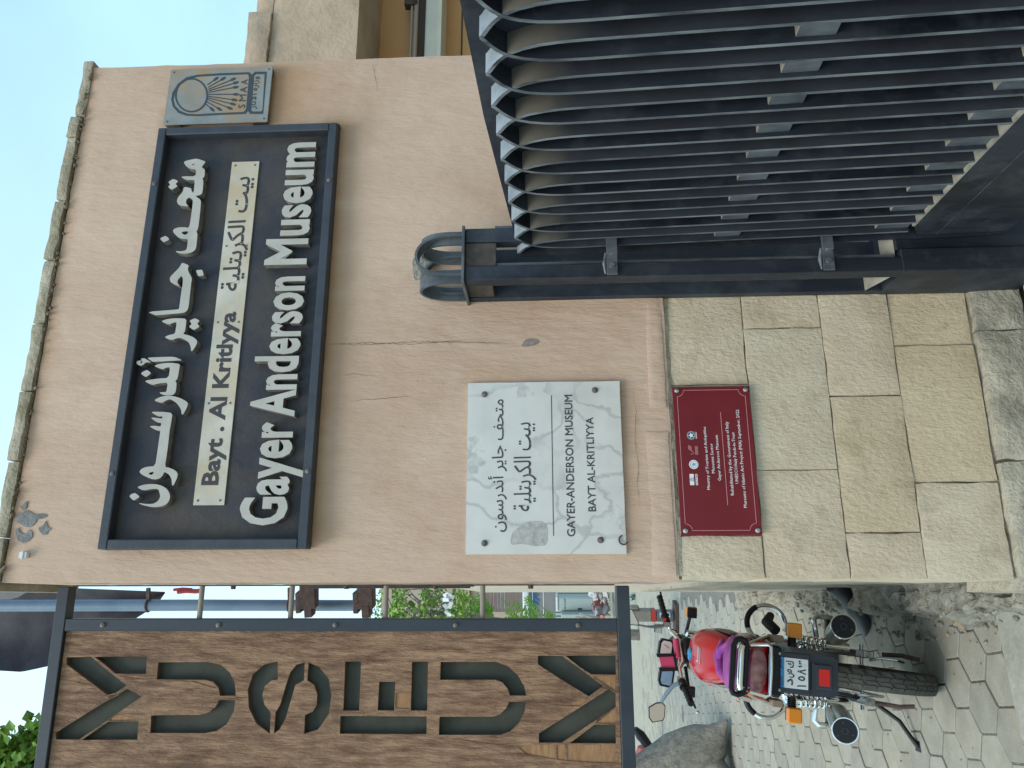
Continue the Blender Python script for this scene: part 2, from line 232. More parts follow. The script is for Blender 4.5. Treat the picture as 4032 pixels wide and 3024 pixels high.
# ---------------------------------------------------------------- mesh builder
class MB:
    def __init__(s): s.v = []; s.f = []; s.m = []
    def add(s, vs, fs, mi=0):
        k = len(s.v); s.v += [tuple(v) for v in vs]; s.f += [tuple(i+k for i in f) for f in fs]; s.m += [mi]*len(fs); return s
    def box(s, a, b, mi=0, rot=None, c=None):
        x0, y0, z0 = a; x1, y1, z1 = b
        vs = [Vector(p) for p in ((x0, y0, z0), (x1, y0, z0), (x1, y1, z0), (x0, y1, z0), (x0, y0, z1), (x1, y0, z1), (x1, y1, z1), (x0, y1, z1))]
        if rot is not None:
            c = Vector(c) if c is not None else (Vector(a)+Vector(b))/2
            vs = [c + rot @ (v-c) for v in vs]
        return s.add(vs, [(0, 3, 2, 1), (4, 5, 6, 7), (0, 1, 5, 4), (1, 2, 6, 5), (2, 3, 7, 6), (3, 0, 4, 7)], mi)
    def cbox(s, c, d, mi=0, rot=None):
        c = Vector(c); d = Vector(d)/2; return s.box(c-d, c+d, mi, rot)
    def bbox(s, a, b, bev=.004, mi=0, jit=0, seed=0):
        """box with chamfered edges, optional wobble"""
        x0, y0, z0 = a; x1, y1, z1 = b; vs = []; q = random.Random(seed)
        e = bev
        for sx in (0, 1):
            for sy in (0, 1):
                for sz in (0, 1):
                    c = ((x0, x1)[sx], (y0, y1)[sy], (z0, z1)[sz]); d = (e*(1-2*sx), e*(1-2*sy), e*(1-2*sz))
                    jx = [q.uniform(-jit, jit) for _ in range(3)]
                    vs.append((c[0]+jx[0], c[1]+d[1]+jx[1], c[2]+d[2]+jx[2])); vs.append((c[0]+d[0]+jx[0], c[1]+jx[1], c[2]+d[2]+jx[2])); vs.append((c[0]+d[0]+jx[0], c[1]+d[1]+jx[1], c[2]+jx[2]))
        bm = bmesh.new(); bv = [bm.verts.new(v) for v in vs]; r = bmesh.ops.convex_hull(bm, input=bv)
        bm.normal_update(); bm.verts.index_update()
        s.add([v.co for v in bm.verts], [[v.index for v in f.verts] for f in bm.faces], mi); bm.free(); return s
    def cyl(s, p0, p1, r0, r1=None, n=16, mi=0, cap=True):
        return s.tube([p0, p1], [r0, r0 if r1 is None else r1], n, mi, cap)
    def tube(s, pts, rad, n=10, mi=0, cap=True, flat=None):
        pts = [Vector(p) for p in pts]
        if not isinstance(rad, (list, tuple)): rad = [rad]*len(pts)
        vs = []; fs = []; prev = None
        for i, p in enumerate(pts):
            d = (pts[min(i+1, len(pts)-1)]-pts[max(i-1, 0)]).normalized()
            if prev is None:
                a = Vector((0, 0, 1)) if abs(d.z) < .9 else Vector((1, 0, 0)); u = d.cross(a).normalized()
            else:
                u = (prev - d*prev.dot(d)); u = u.normalized() if u.length > 1e-6 else d.orthogonal().normalized()
            prev = u; v = d.cross(u)
            for k in range(n):
                an = 2*math.pi*k/n; vs.append(p + (u*math.cos(an)*(flat or 1) + v*math.sin(an))*rad[i])
        for i in range(len(pts)-1):
            for k in range(n):
                a = i*n+k; b = i*n+(k+1) % n; fs.append((a, b, b+n, a+n))
        if cap: fs.append(tuple(range(n))[::-1]); fs.append(tuple(range((len(pts)-1)*n, len(pts)*n)))
        return s.add(vs, fs, mi)
    def ring(s, c, ax, Rr, r, n=32, k=8, mi=0, a0=0, a1=2*math.pi):
        c = Vector(c); ax = Vector(ax).normalized(); u = ax.orthogonal().normalized(); v = ax.cross(u)
        full = abs(a1-a0-2*math.pi) < 1e-4
        pts = [c+(u*math.cos(a0+(a1-a0)*i/n)+v*math.sin(a0+(a1-a0)*i/n))*Rr for i in range(n+(0 if full else 1))]
        if not full: return s.tube(pts, r, k, mi)
        vs = []; fs = []
        for p in pts:
            o = (p-c).normalized()
            for j in range(k):
                an = 2*math.pi*j/k; vs.append(p+(o*math.cos(an)+ax*math.sin(an))*r)
        for i in range(n):
            for j in range(k):
                i2 = (i+1) % n; j2 = (j+1) % k; fs.append((i*k+j, i2*k+j, i2*k+j2, i*k+j2))
        return s.add(vs, fs, mi)
    def lathe(s, c, ax, prof, n=24, mi=0, sx=1, sy=1):
        """prof: (distance along axis, radius)"""
        c = Vector(c); ax = Vector(ax).normalized(); u = ax.orthogonal().normalized(); v = ax.cross(u); vs = []; fs = []
        for (h, r) in prof:
            for j in range(n):
                an = 2*math.pi*j/n; vs.append(c+ax*h+(u*math.cos(an)*sx+v*math.sin(an)*sy)*r)
        for i in range(len(prof)-1):
            for j in range(n):
                j2 = (j+1) % n; fs.append((i*n+j, i*n+j2, (i+1)*n+j2, (i+1)*n+j))
        fs.append(tuple(range(n))[::-1]); fs.append(tuple(range((len(prof)-1)*n, len(prof)*n)))
        return s.add(vs, fs, mi)
    def prism(s, pts, d0, d1, mi=0, plane='xz'):
        """convex-ish polygon extruded; pts (x,z) between y=d0 and y=d1"""
        n = len(pts); T_ = (lambda p, d: (p[0], d, p[1])) if plane == 'xz' else ((lambda p, d: (p[0], p[1], d)) if plane == 'xy' else (lambda p, d: (d, p[0], p[1])))
        vs = [T_(p, d0) for p in pts]+[T_(p, d1) for p in pts]
        fs = [tuple(range(n))[::-1], tuple(range(n, 2*n))]+[(i, (i+1) % n, (i+1) % n+n, i+n) for i in range(n)]
        return s.add(vs, fs, mi)
    def mesh(s, me, mat=None, mi=0):
        vs = [(mat @ v.co if mat else v.co) for v in me.vertices]
        return s.add(vs, [tuple(p.vertices) for p in me.polygons], mi)
def build(name, mb, mats, parent=None, off=(0, 0, 0), smooth=False, bevel=0):
    me = bpy.data.meshes.new(name); o3 = Vector(off)
    me.from_pydata([Vector(v)-o3 for v in mb.v], [], mb.f)
    if not isinstance(mats, (list, tuple)): mats = [mats]
    for m in mats: me.materials.append(m)
    if len(mats) > 1: me.polygons.foreach_set('material_index', mb.m)
    bm = bmesh.new(); bm.from_mesh(me); bmesh.ops.recalc_face_normals(bm, faces=bm.faces); bm.to_mesh(me); bm.free()
    if smooth:
        me.polygons.foreach_set('use_smooth', [True]*len(me.polygons))
        try: me.set_sharp_from_angle(angle=R(40))
        except Exception: pass
    me.update()
    o = bpy.data.objects.new(name, me); COL.objects.link(o)
    if parent is not None: o.parent = parent
    return o
def tag(o, label=None, cat=None, group=None, kind=None):
    if label: o['label'] = label
    if cat: o['category'] = cat
    if group: o['group'] = group
    if kind: o['kind'] = kind
    return o
def islands(mb):
    par = list(range(len(mb.v)))
    def find(a):
        while par[a] != a: par[a] = par[par[a]]; a = par[a]
        return a
    for f in mb.f:
        for i in f[1:]:
            a, b = find(f[0]), find(i)
            if a != b: par[a] = b
    gr = {}
    for f, m_ in zip(mb.f, mb.m): gr.setdefault(find(f[0]), []).append((f, m_))
    out = []
    for fs in gr.values():
        ids = sorted({i for f, _ in fs for i in f}); ix = {i: k for k, i in enumerate(ids)}; o = MB()
        o.v = [mb.v[i] for i in ids]; o.f = [tuple(ix[i] for i in f) for f, _ in fs]; o.m = [m_ for _, m_ in fs]; out.append(o)
    return out
class Thing:
    def __init__(s, name, label, cat, frame=WORLD, base=(0, 0, 0), group=None, kind=None, rot=None):
        s.base = Vector(base); s.o = bpy.data.objects.new(name, None); COL.objects.link(s.o); s.o.empty_display_size = .1
        s.o.matrix_world = frame.mat() @ Matrix.Translation(s.base) @ (rot or Matrix())
        tag(s.o, label, cat, group, kind)
    def pieces(s, name, mb, mats, parent=None, smooth=False):
        for m_ in islands(mb): s.part(name, m_, mats, parent, smooth)
    def part(s, name, mb, mats, parent=None, smooth=False, label=None):
        o = build(name, mb, mats, parent or s.o, s.base, smooth)
        if label: o['label'] = label
        return o
def single(name, mb, mats, label, cat, frame=WORLD, base=(0, 0, 0), group=None, kind=None, smooth=False):
    o = build(name, mb, mats, None, base, smooth); o.matrix_world = frame.mat() @ Matrix.Translation(Vector(base)); return tag(o, label, cat, group, kind)
# ---------------------------------------------------------------- 2D shapes and lettering
def to_mesh(cu):
    o = bpy.data.objects.new('tmp', cu); COL.objects.link(o); bpy.context.view_layer.update()
    dg = bpy.context.evaluated_depsgraph_get(); me = bpy.data.meshes.new_from_object(o.evaluated_get(dg)); bpy.data.objects.remove(o); bpy.data.curves.remove(cu); return me
def shape(mb, loops, out0, out1, mi=0):
    """filled outline with holes in the (x,z) plane, between out0 and out1 in front of the frame plane"""
    cu = bpy.data.curves.new('c', 'CURVE'); cu.dimensions = '2D'; cu.fill_mode = 'BOTH'; cu.extrude = abs(out1-out0)/2
    for lp in loops:
        s = cu.splines.new('POLY'); s.points.add(len(lp)-1); s.use_cyclic_u = True
        for i, p in enumerate(lp): s.points[i].co = (p[0], p[1], 0, 1)
    me = to_mesh(cu); mid = (out0+out1)/2
    mb.add([(v.co.x, -(mid+v.co.z), v.co.y) for v in me.vertices], [tuple(p.vertices) for p in me.polygons], mi); bpy.data.meshes.remove(me); return mb
def chaikin(p, n=1):
    for _ in range(n):
        q = []
        for i in range(len(p)):
            a, b = p[i], p[(i+1) % len(p)]; q += [(a[0]*.8+b[0]*.2, a[1]*.8+b[1]*.2), (a[0]*.2+b[0]*.8, a[1]*.2+b[1]*.8)]
        p = q
    return p
FORMS = {'ا': (0xFE8D, 2), 'أ': (0xFE83, 2), 'ب': (0xFE8F, 4), 'ة': (0xFE93, 2), 'ت': (0xFE95, 4), 'ث': (0xFE99, 4), 'ج': (0xFE9D, 4), 'ح': (0xFEA1, 4), 'د': (0xFEA9, 2), 'ر': (0xFEAD, 2), 'ز': (0xFEAF, 2),
         'س': (0xFEB1, 4), 'ص': (0xFEB9, 4), 'ف': (0xFED1, 4), 'ك': (0xFED9, 4), 'ل': (0xFEDD, 4), 'م': (0xFEE1, 4), 'ن': (0xFEE5, 4), 'و': (0xFEED, 2), 'ي': (0xFEF1, 4), '\u0001': (0xFEF5, 2)}
def arabic(s):
    s = s.replace('لآ', '\u0001'); r = []
    for i, c in enumerate(s):
        if c not in FORMS: r.append(c); continue
        pv = i > 0 and s[i-1] in FORMS and FORMS[s[i-1]][1] == 4
        nx = i+1 < len(s) and s[i+1] in FORMS and FORMS[c][1] == 4
        b, n = FORMS[c]; r.append(chr(b + (3 if pv and nx else 2 if nx else 1 if pv else 0)))
    return ''.join(reversed(r))
def font_mesh(s, bold=0, ext=.1, res=3, sp_=1):
    cu = bpy.data.curves.new('t', 'FONT'); cu.body = s; cu.extrude = ext; cu.offset = bold; cu.resolution_u = res; cu.space_character = sp_
    if not (bold and 'M' in s): return to_mesh(cu)
    # the M has two points almost on one another that break when its outline is widened: rebuild the outlines without them
    cu.offset = 0; o = bpy.data.objects.new('tmp', cu); COL.objects.link(o); bpy.context.view_layer.update(); dg = bpy.context.evaluated_depsgraph_get()
    src = o.evaluated_get(dg).to_curve(dg); c2 = bpy.data.curves.new('c', 'CURVE'); c2.dimensions = '2D'; c2.fill_mode = 'BOTH'; c2.extrude = ext; c2.offset = bold; c2.resolution_u = res
    for sp in src.splines:
        P = [(p.co.copy(), p.handle_left.copy(), p.handle_right.copy()) for p in sp.bezier_points]; Q = []
        for p in P:
            if Q and (p[0]-Q[-1][0]).length < .004: continue
            Q.append(p)
        n = c2.splines.new('BEZIER'); n.bezier_points.add(len(Q)-1); n.use_cyclic_u = True
        for b, q_ in zip(n.bezier_points, Q): b.handle_left_type = b.handle_right_type = 'FREE'; b.co, b.handle_left, b.handle_right = q_
    o.to_curve_clear(); bpy.data.objects.remove(o); bpy.data.curves.remove(cu)
    return to_mesh(c2)
def sides(mb):
    for i, f in enumerate(mb.f):
        if max(mb.v[k][1] for k in f)-min(mb.v[k][1] for k in f) > .002: mb.m[i] = 1
    return mb
_cap = {}
def cap_h(bold):
    if bold not in _cap:
        me = font_mesh('H', bold); _cap[bold] = (min(v.co.y for v in me.vertices), max(v.co.y for v in me.vertices))
    return _cap[bold]
def text_line(mb, s, t0, t1, zb, zc, out0, out1, bold=0, mi=0, res=2, perchar=None, sp_=1):
    """one line from t0 to t1, baseline zb, capital tops at zc"""
    me = font_mesh(s, bold, .5, res, sp_); xs = [v.co.x for v in me.vertices]; x0, x1 = min(xs), max(xs); y0, y1 = cap_h(bold)
    fn = lambda v: (t0+(v.co.x-x0)/(x1-x0)*(t1-t0), -(out0+(v.co.z+.5)*(out1-out0)), zb+(v.co.y-y0)/(y1-y0)*(zc-zb))
    if perchar is None:
        mb.add([fn(v) for v in me.vertices], [tuple(p.vertices) for p in me.polygons], mi); return mb
    # split the line into islands, so every letter is a piece of its own
    par = list(range(len(me.vertices)))
    def find(a):
        while par[a] != a: par[a] = par[par[a]]; a = par[a]
        return a
    for e in me.edges:
        a, b = find(e.vertices[0]), find(e.vertices[1])
        if a != b: par[a] = b
    gr = {}
    for p in me.polygons: gr.setdefault(find(p.vertices[0]), []).append(p)
    # islands that share the same place along the line (front, rim, dots) join
    isl = []
    for k, ps in gr.items():
        ids = sorted({i for p in ps for i in p.vertices}); lo = min(me.vertices[i].co.x for i in ids); hi = max(me.vertices[i].co.x for i in ids); isl.append([lo, hi, ps])
    isl.sort(key=lambda a: a[0]); out = []
    for a in isl:
        if out and a[0] < out[-1][1]-.02: out[-1][1] = max(out[-1][1], a[1]); out[-1][2] += a[2]
        else: out.append(a)
    for lo, hi, ps in out:
        ids = sorted({i for p in ps for i in p.vertices}); ix = {i: k for k, i in enumerate(ids)}; m1 = MB()
        m1.add([fn(me.vertices[i]) for i in ids], [tuple(ix[i] for i in p.vertices) for p in ps]); perchar(m1)
def text_box(mb, s, t0, t1, z0, z1, out0, out1, bold=0, mi=0, res=3):
    me = font_mesh(s, bold, .5, res); xs = [v.co.x for v in me.vertices]; ys = [v.co.y for v in me.vertices]; x0, x1, y0, y1 = min(xs), max(xs), min(ys), max(ys)
    mb.add([(t0+(v.co.x-x0)/(x1-x0)*(t1-t0), -(out0+(v.co.z+.5)*(out1-out0)), z0+(v.co.y-y0)/(y1-y0)*(z1-z0)) for v in me.vertices], [tuple(p.vertices) for p in me.polygons], mi); return mb
def px_line(mb, s, L, Rp, capx, fr, out0, out1, **k):
    a = fr.at(*L, out1); b = fr.at(*Rp, out1); c = fr.at(capx, L[1], out1); zb = (a[1]+b[1])/2
    return text_line(mb, s, a[0], b[0], zb, zb+c[1]-a[1], out0, out1, **k)
# ================================================================ SETTING: wall pier
def slab_grid(mb, x0, x1, z0, z1, yf, yb, nx, nz, amp=.003, seed=0, edge=.0, fr=5.0, mi=0):
    """block whose front face is a gently uneven grid"""
    vs = []; fs = []; q = Vector((seed*3.1, seed*1.7, seed*.9))
    for side, y in ((0, yf), (1, yb)):
        for i in range(nx+1):
            for k in range(nz+1):
                x = x0+(x1-x0)*i/nx; z = z0+(z1-z0)*k/nz; yy = y
                if side == 0: yy += noise.noise(Vector((x*fr, z*fr, 0))+q)*amp
                if edge:
                    if i in (0, nx): x += noise.noise(Vector((z*22, seed, 3.3+i)))*edge
                    if k in (0, nz): z += noise.noise(Vector((x*22, seed, 7.7+k)))*edge
                    if side == 0 and (i in (0, nx) or k in (0, nz)): yy += abs(edge)*.9
                vs.append((x, yy, z))
    st = (nx+1)*(nz+1); I = lambda s, i, k: s*st+i*(nz+1)+k
    for i in range(nx):
        for k in range(nz):
            fs.append((I(0, i, k), I(0, i+1, k), I(0, i+1, k+1), I(0, i, k+1))); fs.append((I(1, i, k), I(1, i, k+1), I(1, i+1, k+1), I(1, i+1, k)))
    for i in range(nx):
        fs.append((I(0, i, 0), I(1, i, 0), I(1, i+1, 0), I(0, i+1, 0))); fs.append((I(0, i, nz), I(0, i+1, nz), I(1, i+1, nz), I(1, i, nz)))
    for k in range(nz):
        fs.append((I(0, 0, k), I(0, 0, k+1), I(1, 0, k+1), I(1, 0, k))); fs.append((I(0, nx, k), I(1, nx, k), I(1, nx, k+1), I(0, nx, k+1)))
    return mb.add(vs, fs, mi)
tw = Thing('plastered_wall', 'tall pink plastered wall pier on cream stone blocks carrying the museum signs', 'wall', WALL, (1.0, .18, 0))
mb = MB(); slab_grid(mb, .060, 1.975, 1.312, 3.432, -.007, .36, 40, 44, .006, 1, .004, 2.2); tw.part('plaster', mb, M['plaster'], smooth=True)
mb = MB(); slab_grid(mb, .085, 1.95, .02, 1.306, .0095, .35, 30, 20, .006, 2, .003, 9); tw.part('mortar_core', mb, M['mortar'])
rows = [(1.0565, 1.302, (.067, .197, .677, 1.12, 1.62, 1.97)), (.8035, 1.0515, (.066, .397, .868, 1.33, 1.97)), (.5785, .799, (.066, .202, .633, 1.06, 1.5, 1.97)), (.3265, .5745, (.062, .354, .801, 1.27, 1.97))]
si = 0; pick = [0, 2, 0, 1, 1, 0, 1, 0, 1, 0, 2, 0, 1, 0, 1, 2, 2, 0, 1]
for z0, z1, ts in rows:
    for i in range(len(ts)-1):
        mb = MB(); a = ts[i]+(.0022 if i else 0); b = ts[i+1]-.0022
        slab_grid(mb, a, b, z0, z1, rnd.uniform(-.003, .003), .345 if i == 0 else .09, 8, 6, .004, 10+si, .0045, 7)
        tw.part('stone_block', mb, M['stone'][pick[si % len(pick)]], smooth=True); si += 1
for a, b in ((.03, .412), (.419, .836), (.843, 1.35), (1.357, 1.97)):
    mb = MB(); slab_grid(mb, a, b, .165, .318, -.030+rnd.uniform(-.006, .006), .30, 12, 6, .014, 40+si, .008, 9); tw.part('footing_stone', mb, M['stone_low'], smooth=True); si += 1
cj = (2.003, 1.755, 1.662, 1.403, 1.168, .927, .684, .446, .20, .030)
for i in range(len(cj)-1):
    b, a = cj[i], cj[i+1]; mb = MB(); dz = -.014 if i == 0 else rnd.uniform(-.003, .003)
    slab_grid(mb, a+.003, b-.003, 3.440+dz, 3.476+dz, -.018+rnd.uniform(-.005, .005), .42, 12, 3, .008, 60+i, .0035, 14); tw.part('coping_stone', mb, M['coping'], smooth=True)
mb = MB()                                                     # crumbly mortar bed under the coping
for i in range(90):
    t = rnd.uniform(.07, 1.96); r = rnd.uniform(.002, .008); mb.lathe((t, -.006-rnd.uniform(0, .012), 3.432+rnd.uniform(-.006, .003)), (0, 0, 1), [(-r*.6, .2*r), (-r*.3, r), (r*.4, r*.9), (r*.7, r*.2)], 6, sx=1.6)
o = tw.part('mortar_crumbs', mb, M['mortar']); o['kind'] = 'stuff'
def patch(px, sc_, org, fr, out, mat, name, parent, d=.0015, ch=1):
    lp = chaikin([fr.at(org[0]+x/sc_, org[1]+y/sc_, out) for x, y in px], ch); m_ = MB(); shape(m_, [lp], out-d, out); return parent.part(name, m_, mat)
for pts in ([(200, 190), (235, 175), (255, 150), (300, 165), (330, 185), (380, 195), (410, 185), (465, 195), (480, 205), (440, 235), (370, 240), (365, 270), (335, 300), (300, 325), (250, 320), (225, 298), (150, 268), (140, 245), (170, 235), (178, 205)],
            [(152, 340), (185, 325), (190, 370), (230, 395), (275, 385), (280, 345), (325, 370), (328, 420), (290, 460), (245, 485), (175, 460), (165, 400)],
            [(392, 322), (425, 315), (450, 290), (465, 250), (485, 320), (525, 345), (485, 360), (478, 395), (440, 405), (410, 378), (392, 350)],
            [(232, 150), (205, 118), (230, 105), (262, 60), (280, 62), (262, 140)]):
    patch(pts, 2.573, (0, 1950), WALL, .0095, M['cement'], 'cement_patch', tw)
patch([(1165, 580), (1200, 535), (1265, 540), (1282, 560), (1245, 580), (1180, 588)], 1.6458, (1344, 1008), WALL, .009, M['smear'], 'paint_smear', tw, .0008)
patch([(85, 720), (150, 640), (240, 560), (470, 580), (480, 650), (330, 760), (260, 880), (190, 990), (110, 1005), (95, 860)], 3.687, (1600, 830), WALL, .009, M['rubble'], 'broken_plaster', tw, .003)
def crack(pts, wdt=.0016, jit=.0035, seed=1, out=.0094):
    q = random.Random(seed); P = []
    for i in range(len(pts)-1):
        (x0, y0), (x1, y1) = pts[i], pts[i+1]; n = max(2, int(math.hypot(x1-x0, y1-y0)/12))
        for k in range(n): P.append(WALL.at(x0+(x1-x0)*k/n, y0+(y1-y0)*k/n, out))
    P.append(WALL.at(*pts[-1], out)); P = [(a+q.uniform(-jit, jit)*.5, b+q.uniform(-jit, jit)*.4) for a, b in P]; n = len(P); m_ = MB(); up = []; dn = []
    for i, (a, b) in enumerate(P):
        tp = min(1, 4*min(i, n-1-i)/n+.15); ww = wdt*tp*q.uniform(.5, 1.2)/2
        i0, i1 = max(i-1, 0), min(i+1, n-1); dx, dz = P[i1][0]-P[i0][0], P[i1][1]-P[i0][1]; l = math.hypot(dx, dz) or 1
        up.append((a-dz/l*ww, b+dx/l*ww)); dn.append((a+dz/l*ww, b-dx/l*ww))
    vs = [(a, -out, b) for a, b in up+dn]; m_.add(vs, [(i, i+1, n+i+1, n+i) for i in range(n-1)]); tw.part('plaster_crack', m_, M['crack'])
for i, c in enumerate(([(1292, 1356), (1450, 1350), (1620, 1355), (1860, 1338)], [(1300, 1352), (1400, 1358), (1660, 1345), (2040, 1352)], [(1300, 1487), (1390, 1472), (1480, 1480)], [(1362, 1577), (1480, 1572), (1615, 1560)],
                       [(2490, 1540), (2505, 1620), (2500, 1730), (2515, 1840), (2508, 1900), (2520, 2000)], [(1630, 1165), (1655, 1143)], [(1700, 1185), (1695, 1165), (1680, 1160)], [(2480, 1180), (2480, 1165), (2610, 1168)],
                       [(1465, 235), (1475, 290), (1484, 330), (1482, 365)])):
    crack(c, .0022 if i < 2 else .0016, seed=i)
mb = MB(); a = WALL.at(98, 2190, .01); mb.box((a[0]-.006, -.022, a[1]-.012), (a[0]+.012, -.008, a[1]+.012)); mb.box((a[0]-.010, -.026, a[1]-.003), (a[0]+.014, -.021, a[1]+.002))
single('wall_clip', mb, M['white'], 'small white plastic clip alone on plaster near the wall\'s upper left corner', 'clip', WALL, (a[0], 0, a[1]))
mb = MB(); slab_grid(mb, .075, 1.0, 1.301, 1.318, -.001, .02, 30, 2, .004, 91, .003, 20); tw.part('lime_bed', mb, M['coping'])
for a, b in ((.075, .52), (.60, .985)):
    mb = MB(); slab_grid(mb, a, b, 1.322, 1.392 if a < .5 else 1.375, -.0098, .0, 30, 5, .002, 92, .0025, 22); tw.part('repair_band', mb, M['plaster'], smooth=True)
# ---- alley wall running back from the pier
ta = Thing('alley_wall', 'long cream rendered wall receding behind the pier beside the motorcycle', 'wall', WALL, (.2, 1.6, 0))
mb = MB(); slab_grid(mb, .085, .40, .0, 2.30, .40, 4.6, 4, 14, .0, 3, .004); ta.part('lower_wall', mb, M['plaster_side'])
mb = MB(); slab_grid(mb, .072, .42, .0, 1.05, .37, 3.4, 6, 8, .004, 4, .006); ta.part('rough_base', mb, M['stone_low'])
mb = MB(); mb.bbox((.078, .395, 2.31), (.36, .62, 3.38), .01, jit=.006, seed=3); ta.part('timber_board', mb, M['concrete'])
mb = MB(); mb.box((.058, .60, 2.0), (.09, .66, 2.62)); mb.box((.058, .95, 2.05), (.088, 1.0, 2.75)); ta.part('stained_strip', mb, M['rust'])
# ---- building above the gate, behind the pier
BK = Frame(YAW, (-math.sin(YAW)*(DD+1.0), math.cos(YAW)*(DD+1.0), 0))
def bkz(px, py): return BK.at(px, py)
tb = Thing('concrete_building', 'beige cracked concrete building with ochre recess and pipes behind the wall, upper right', 'building', BK, (3.2, .5, 0))
zt, zb_ = bkz(1000, 100)[1], bkz(1408, 100)[1]; xl = bkz(1000, 300)[0]-.35
mb = MB(); slab_grid(mb, xl, 6.0, zb_, zt-.10, 0, .5, 30, 10, .008, 5, .004, 3); tb.part('lintel_wall', mb, M['concrete'], smooth=True)
mb = MB(); slab_grid(mb, xl+.02, bkz(1000, 60)[0], zt-.097, zt+.025, -.03, .45, 16, 3, .010, 6, .008, 9); tb.part('parapet', mb, M['concrete'], smooth=True)
mb = MB(); slab_grid(mb, bkz(1000, 58)[0], 6.0, zt-.097, zt-.005, -.012, .45, 16, 3, .010, 7, .008, 9); tb.part('parapet', mb, M['concrete'], smooth=True)
mb = MB(); mb.box((xl, .50, 1.2), (6.0, .6, zb_+.3)); tb.part('ochre_panel', mb, M['ochre'])
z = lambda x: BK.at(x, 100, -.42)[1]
mb = MB(); mb.box((xl, .40, z(1688)), (6.0, .497, z(1655))); tb.part('dark_band', mb, M['darkgap'])  # solid dark strip above the steel beam
mb = MB(); mb.bbox((xl, .30, z(1752)), (6.0, .495, z(1688)), .01); mb.box((xl, .28, z(1752)), (6.0, .30, z(1738))); tb.part('steel_beam', mb, M['beam'])
for xp, r in ((1620, .008), (1638, .016)):
    mb = MB(); mb.cyl((xl, .42, z(xp)), (6, .42, z(xp)), r, n=12); tb.part('conduit_pipe', mb, M['conduit'], smooth=True)
mb = MB(); a = BK.at(1624, 5, -.4); mb.box((a[0]-.02, .40, a[1]-.03), (a[0]+.02, .45, a[1]+.05)); tb.part('pipe_bracket', mb, M['rust'])
mb = MB(); mb.box((xl, .493, z(1813)-.004), (6, .499, z(1813)+.004)); tb.part('panel_joint', mb, M['darkgap'])
pb = [(x, y) for x, y in ((180, 75), (188, 100), (178, 130), (186, 170), (172, 220), (180, 250), (165, 318))]
mb = MB(); P = [BK.at(880+x/1.2451, y/1.2451, .014) for x, y in pb]; n = len(P)
mb.add([(a, -.0145, b+.004) for a, b in P]+[(a, -.0145, b-.004) for a, b in P], [(i, i+1, n+i+1, n+i) for i in range(n-1)]); tb.part('parapet_crack', mb, M['crack'])
lp = [BK.at(880+x/1.2451, y/1.2451, .012) for x, y in ((190, 205), (215, 195), (222, 240), (195, 262), (178, 262))]; mb = MB(); shape(mb, [lp], .010, .0125); tb.part('flaked_plaster', mb, M['plaster'])
# ================================================================ GROUND
STREET = -.004
def ground_z(x, y): return 0
mb = MB(); n = 40; mb.add([(-60, 2.55, -.0075), (60, 2.55, -.0075), (60, 10.2, -.0075), (-60, 10.2, -.0075)], [(0, 1, 2, 3)])
single('paving_bed', mb, M['joint'], None, None, kind='structure')
mb = MB(); mb.add([(-400, 10.2, -.0065), (400, 10.2, -.0065), (400, 900, -.0065), (-400, 900, -.0065)], [(0, 1, 2, 3)]); single('street', mb, M['fardust'], None, None, kind='structure')
mb = MB(); mb.add([(-400, -40, -.024), (400, -40, -.024), (400, 2.7, -.024), (-400, 2.7, -.024)], [(0, 1, 2, 3)]); single('ground', mb, M['slab'], None, None, kind='structure')
# hexagonal pavers
pv = Thing('pavement', None, None, WORLD, (-1.5, 4.5, 0), kind='structure')
FT = .192; th = R(23.6); e1 = Vector((math.cos(th), math.sin(th), 0))*FT; e2 = Vector((math.cos(th+R(60)), math.sin(th+R(60)), 0))*FT; o0 = Vector((-1.132, 3.180, 0))
def hexmesh(seed):
    q = random.Random(seed); v = []; rr = (FT/2-.0028)/math.cos(R(30))
    for ring, zz, sc_ in ((0, -.05, 1), (1, -.003, 1), (2, 0, .965)):
        for k in range(6):
            an = th+R(30)+R(60)*k; j = q.uniform(.985, 1.0) if ring else 1; v.append((math.cos(an)*rr*sc_*j, math.sin(an)*rr*sc_*j, zz))
    f = [(12, 13, 14, 15, 16, 17)]+[(a*6+k, a*6+(k+1) % 6, a*6+6+(k+1) % 6, a*6+6+k) for a in (0, 1) for k in range(6)]
    me = bpy.data.meshes.new('paver'); me.from_pydata(v, [], f); return me
hx = []
for i in range(9):
    me = hexmesh(i); me.materials.append(M['paver'][i % 3]); me.update(); hx.append(me)
def visible(p):
    d = Vector(p)-Vector((0, 0, CAMZ)); k = d.dot(FW)
    if k < .5: return False
    return 2016-d.dot(UP)/k*F < 4150 and 512-150 < 1512-d.dot(RT)/k*F+2524 and 1512-d.dot(RT)/k*F > 2150 and 1512-d.dot(RT)/k*F < 3200
cand = []
for i in range(-90, 91):
    for k in range(-90, 91):
        p = o0+e1*i+e2*k
        if not (2.80 < p.y < 16): continue
        py = None; d = p-Vector((0, 0, CAMZ)); kk = d.dot(FW); py = 1512-d.dot(RT)/kk*F; px = 2016-d.dot(UP)/kk*F
        side = p.x*math.cos(YAW)+p.y*math.sin(YAW)
        if side > .0: continue                       # inside the wall
        kl = 2.96+(p.x+.79)*.37
        if p.y < kl-.05: continue
        vis = 2200 < py < 3250 and px < 4200
        cand.append((not vis, p.y, p))
cand.sort(key=lambda a: (a[0], a[1])); nb = 0; stuff = MB()
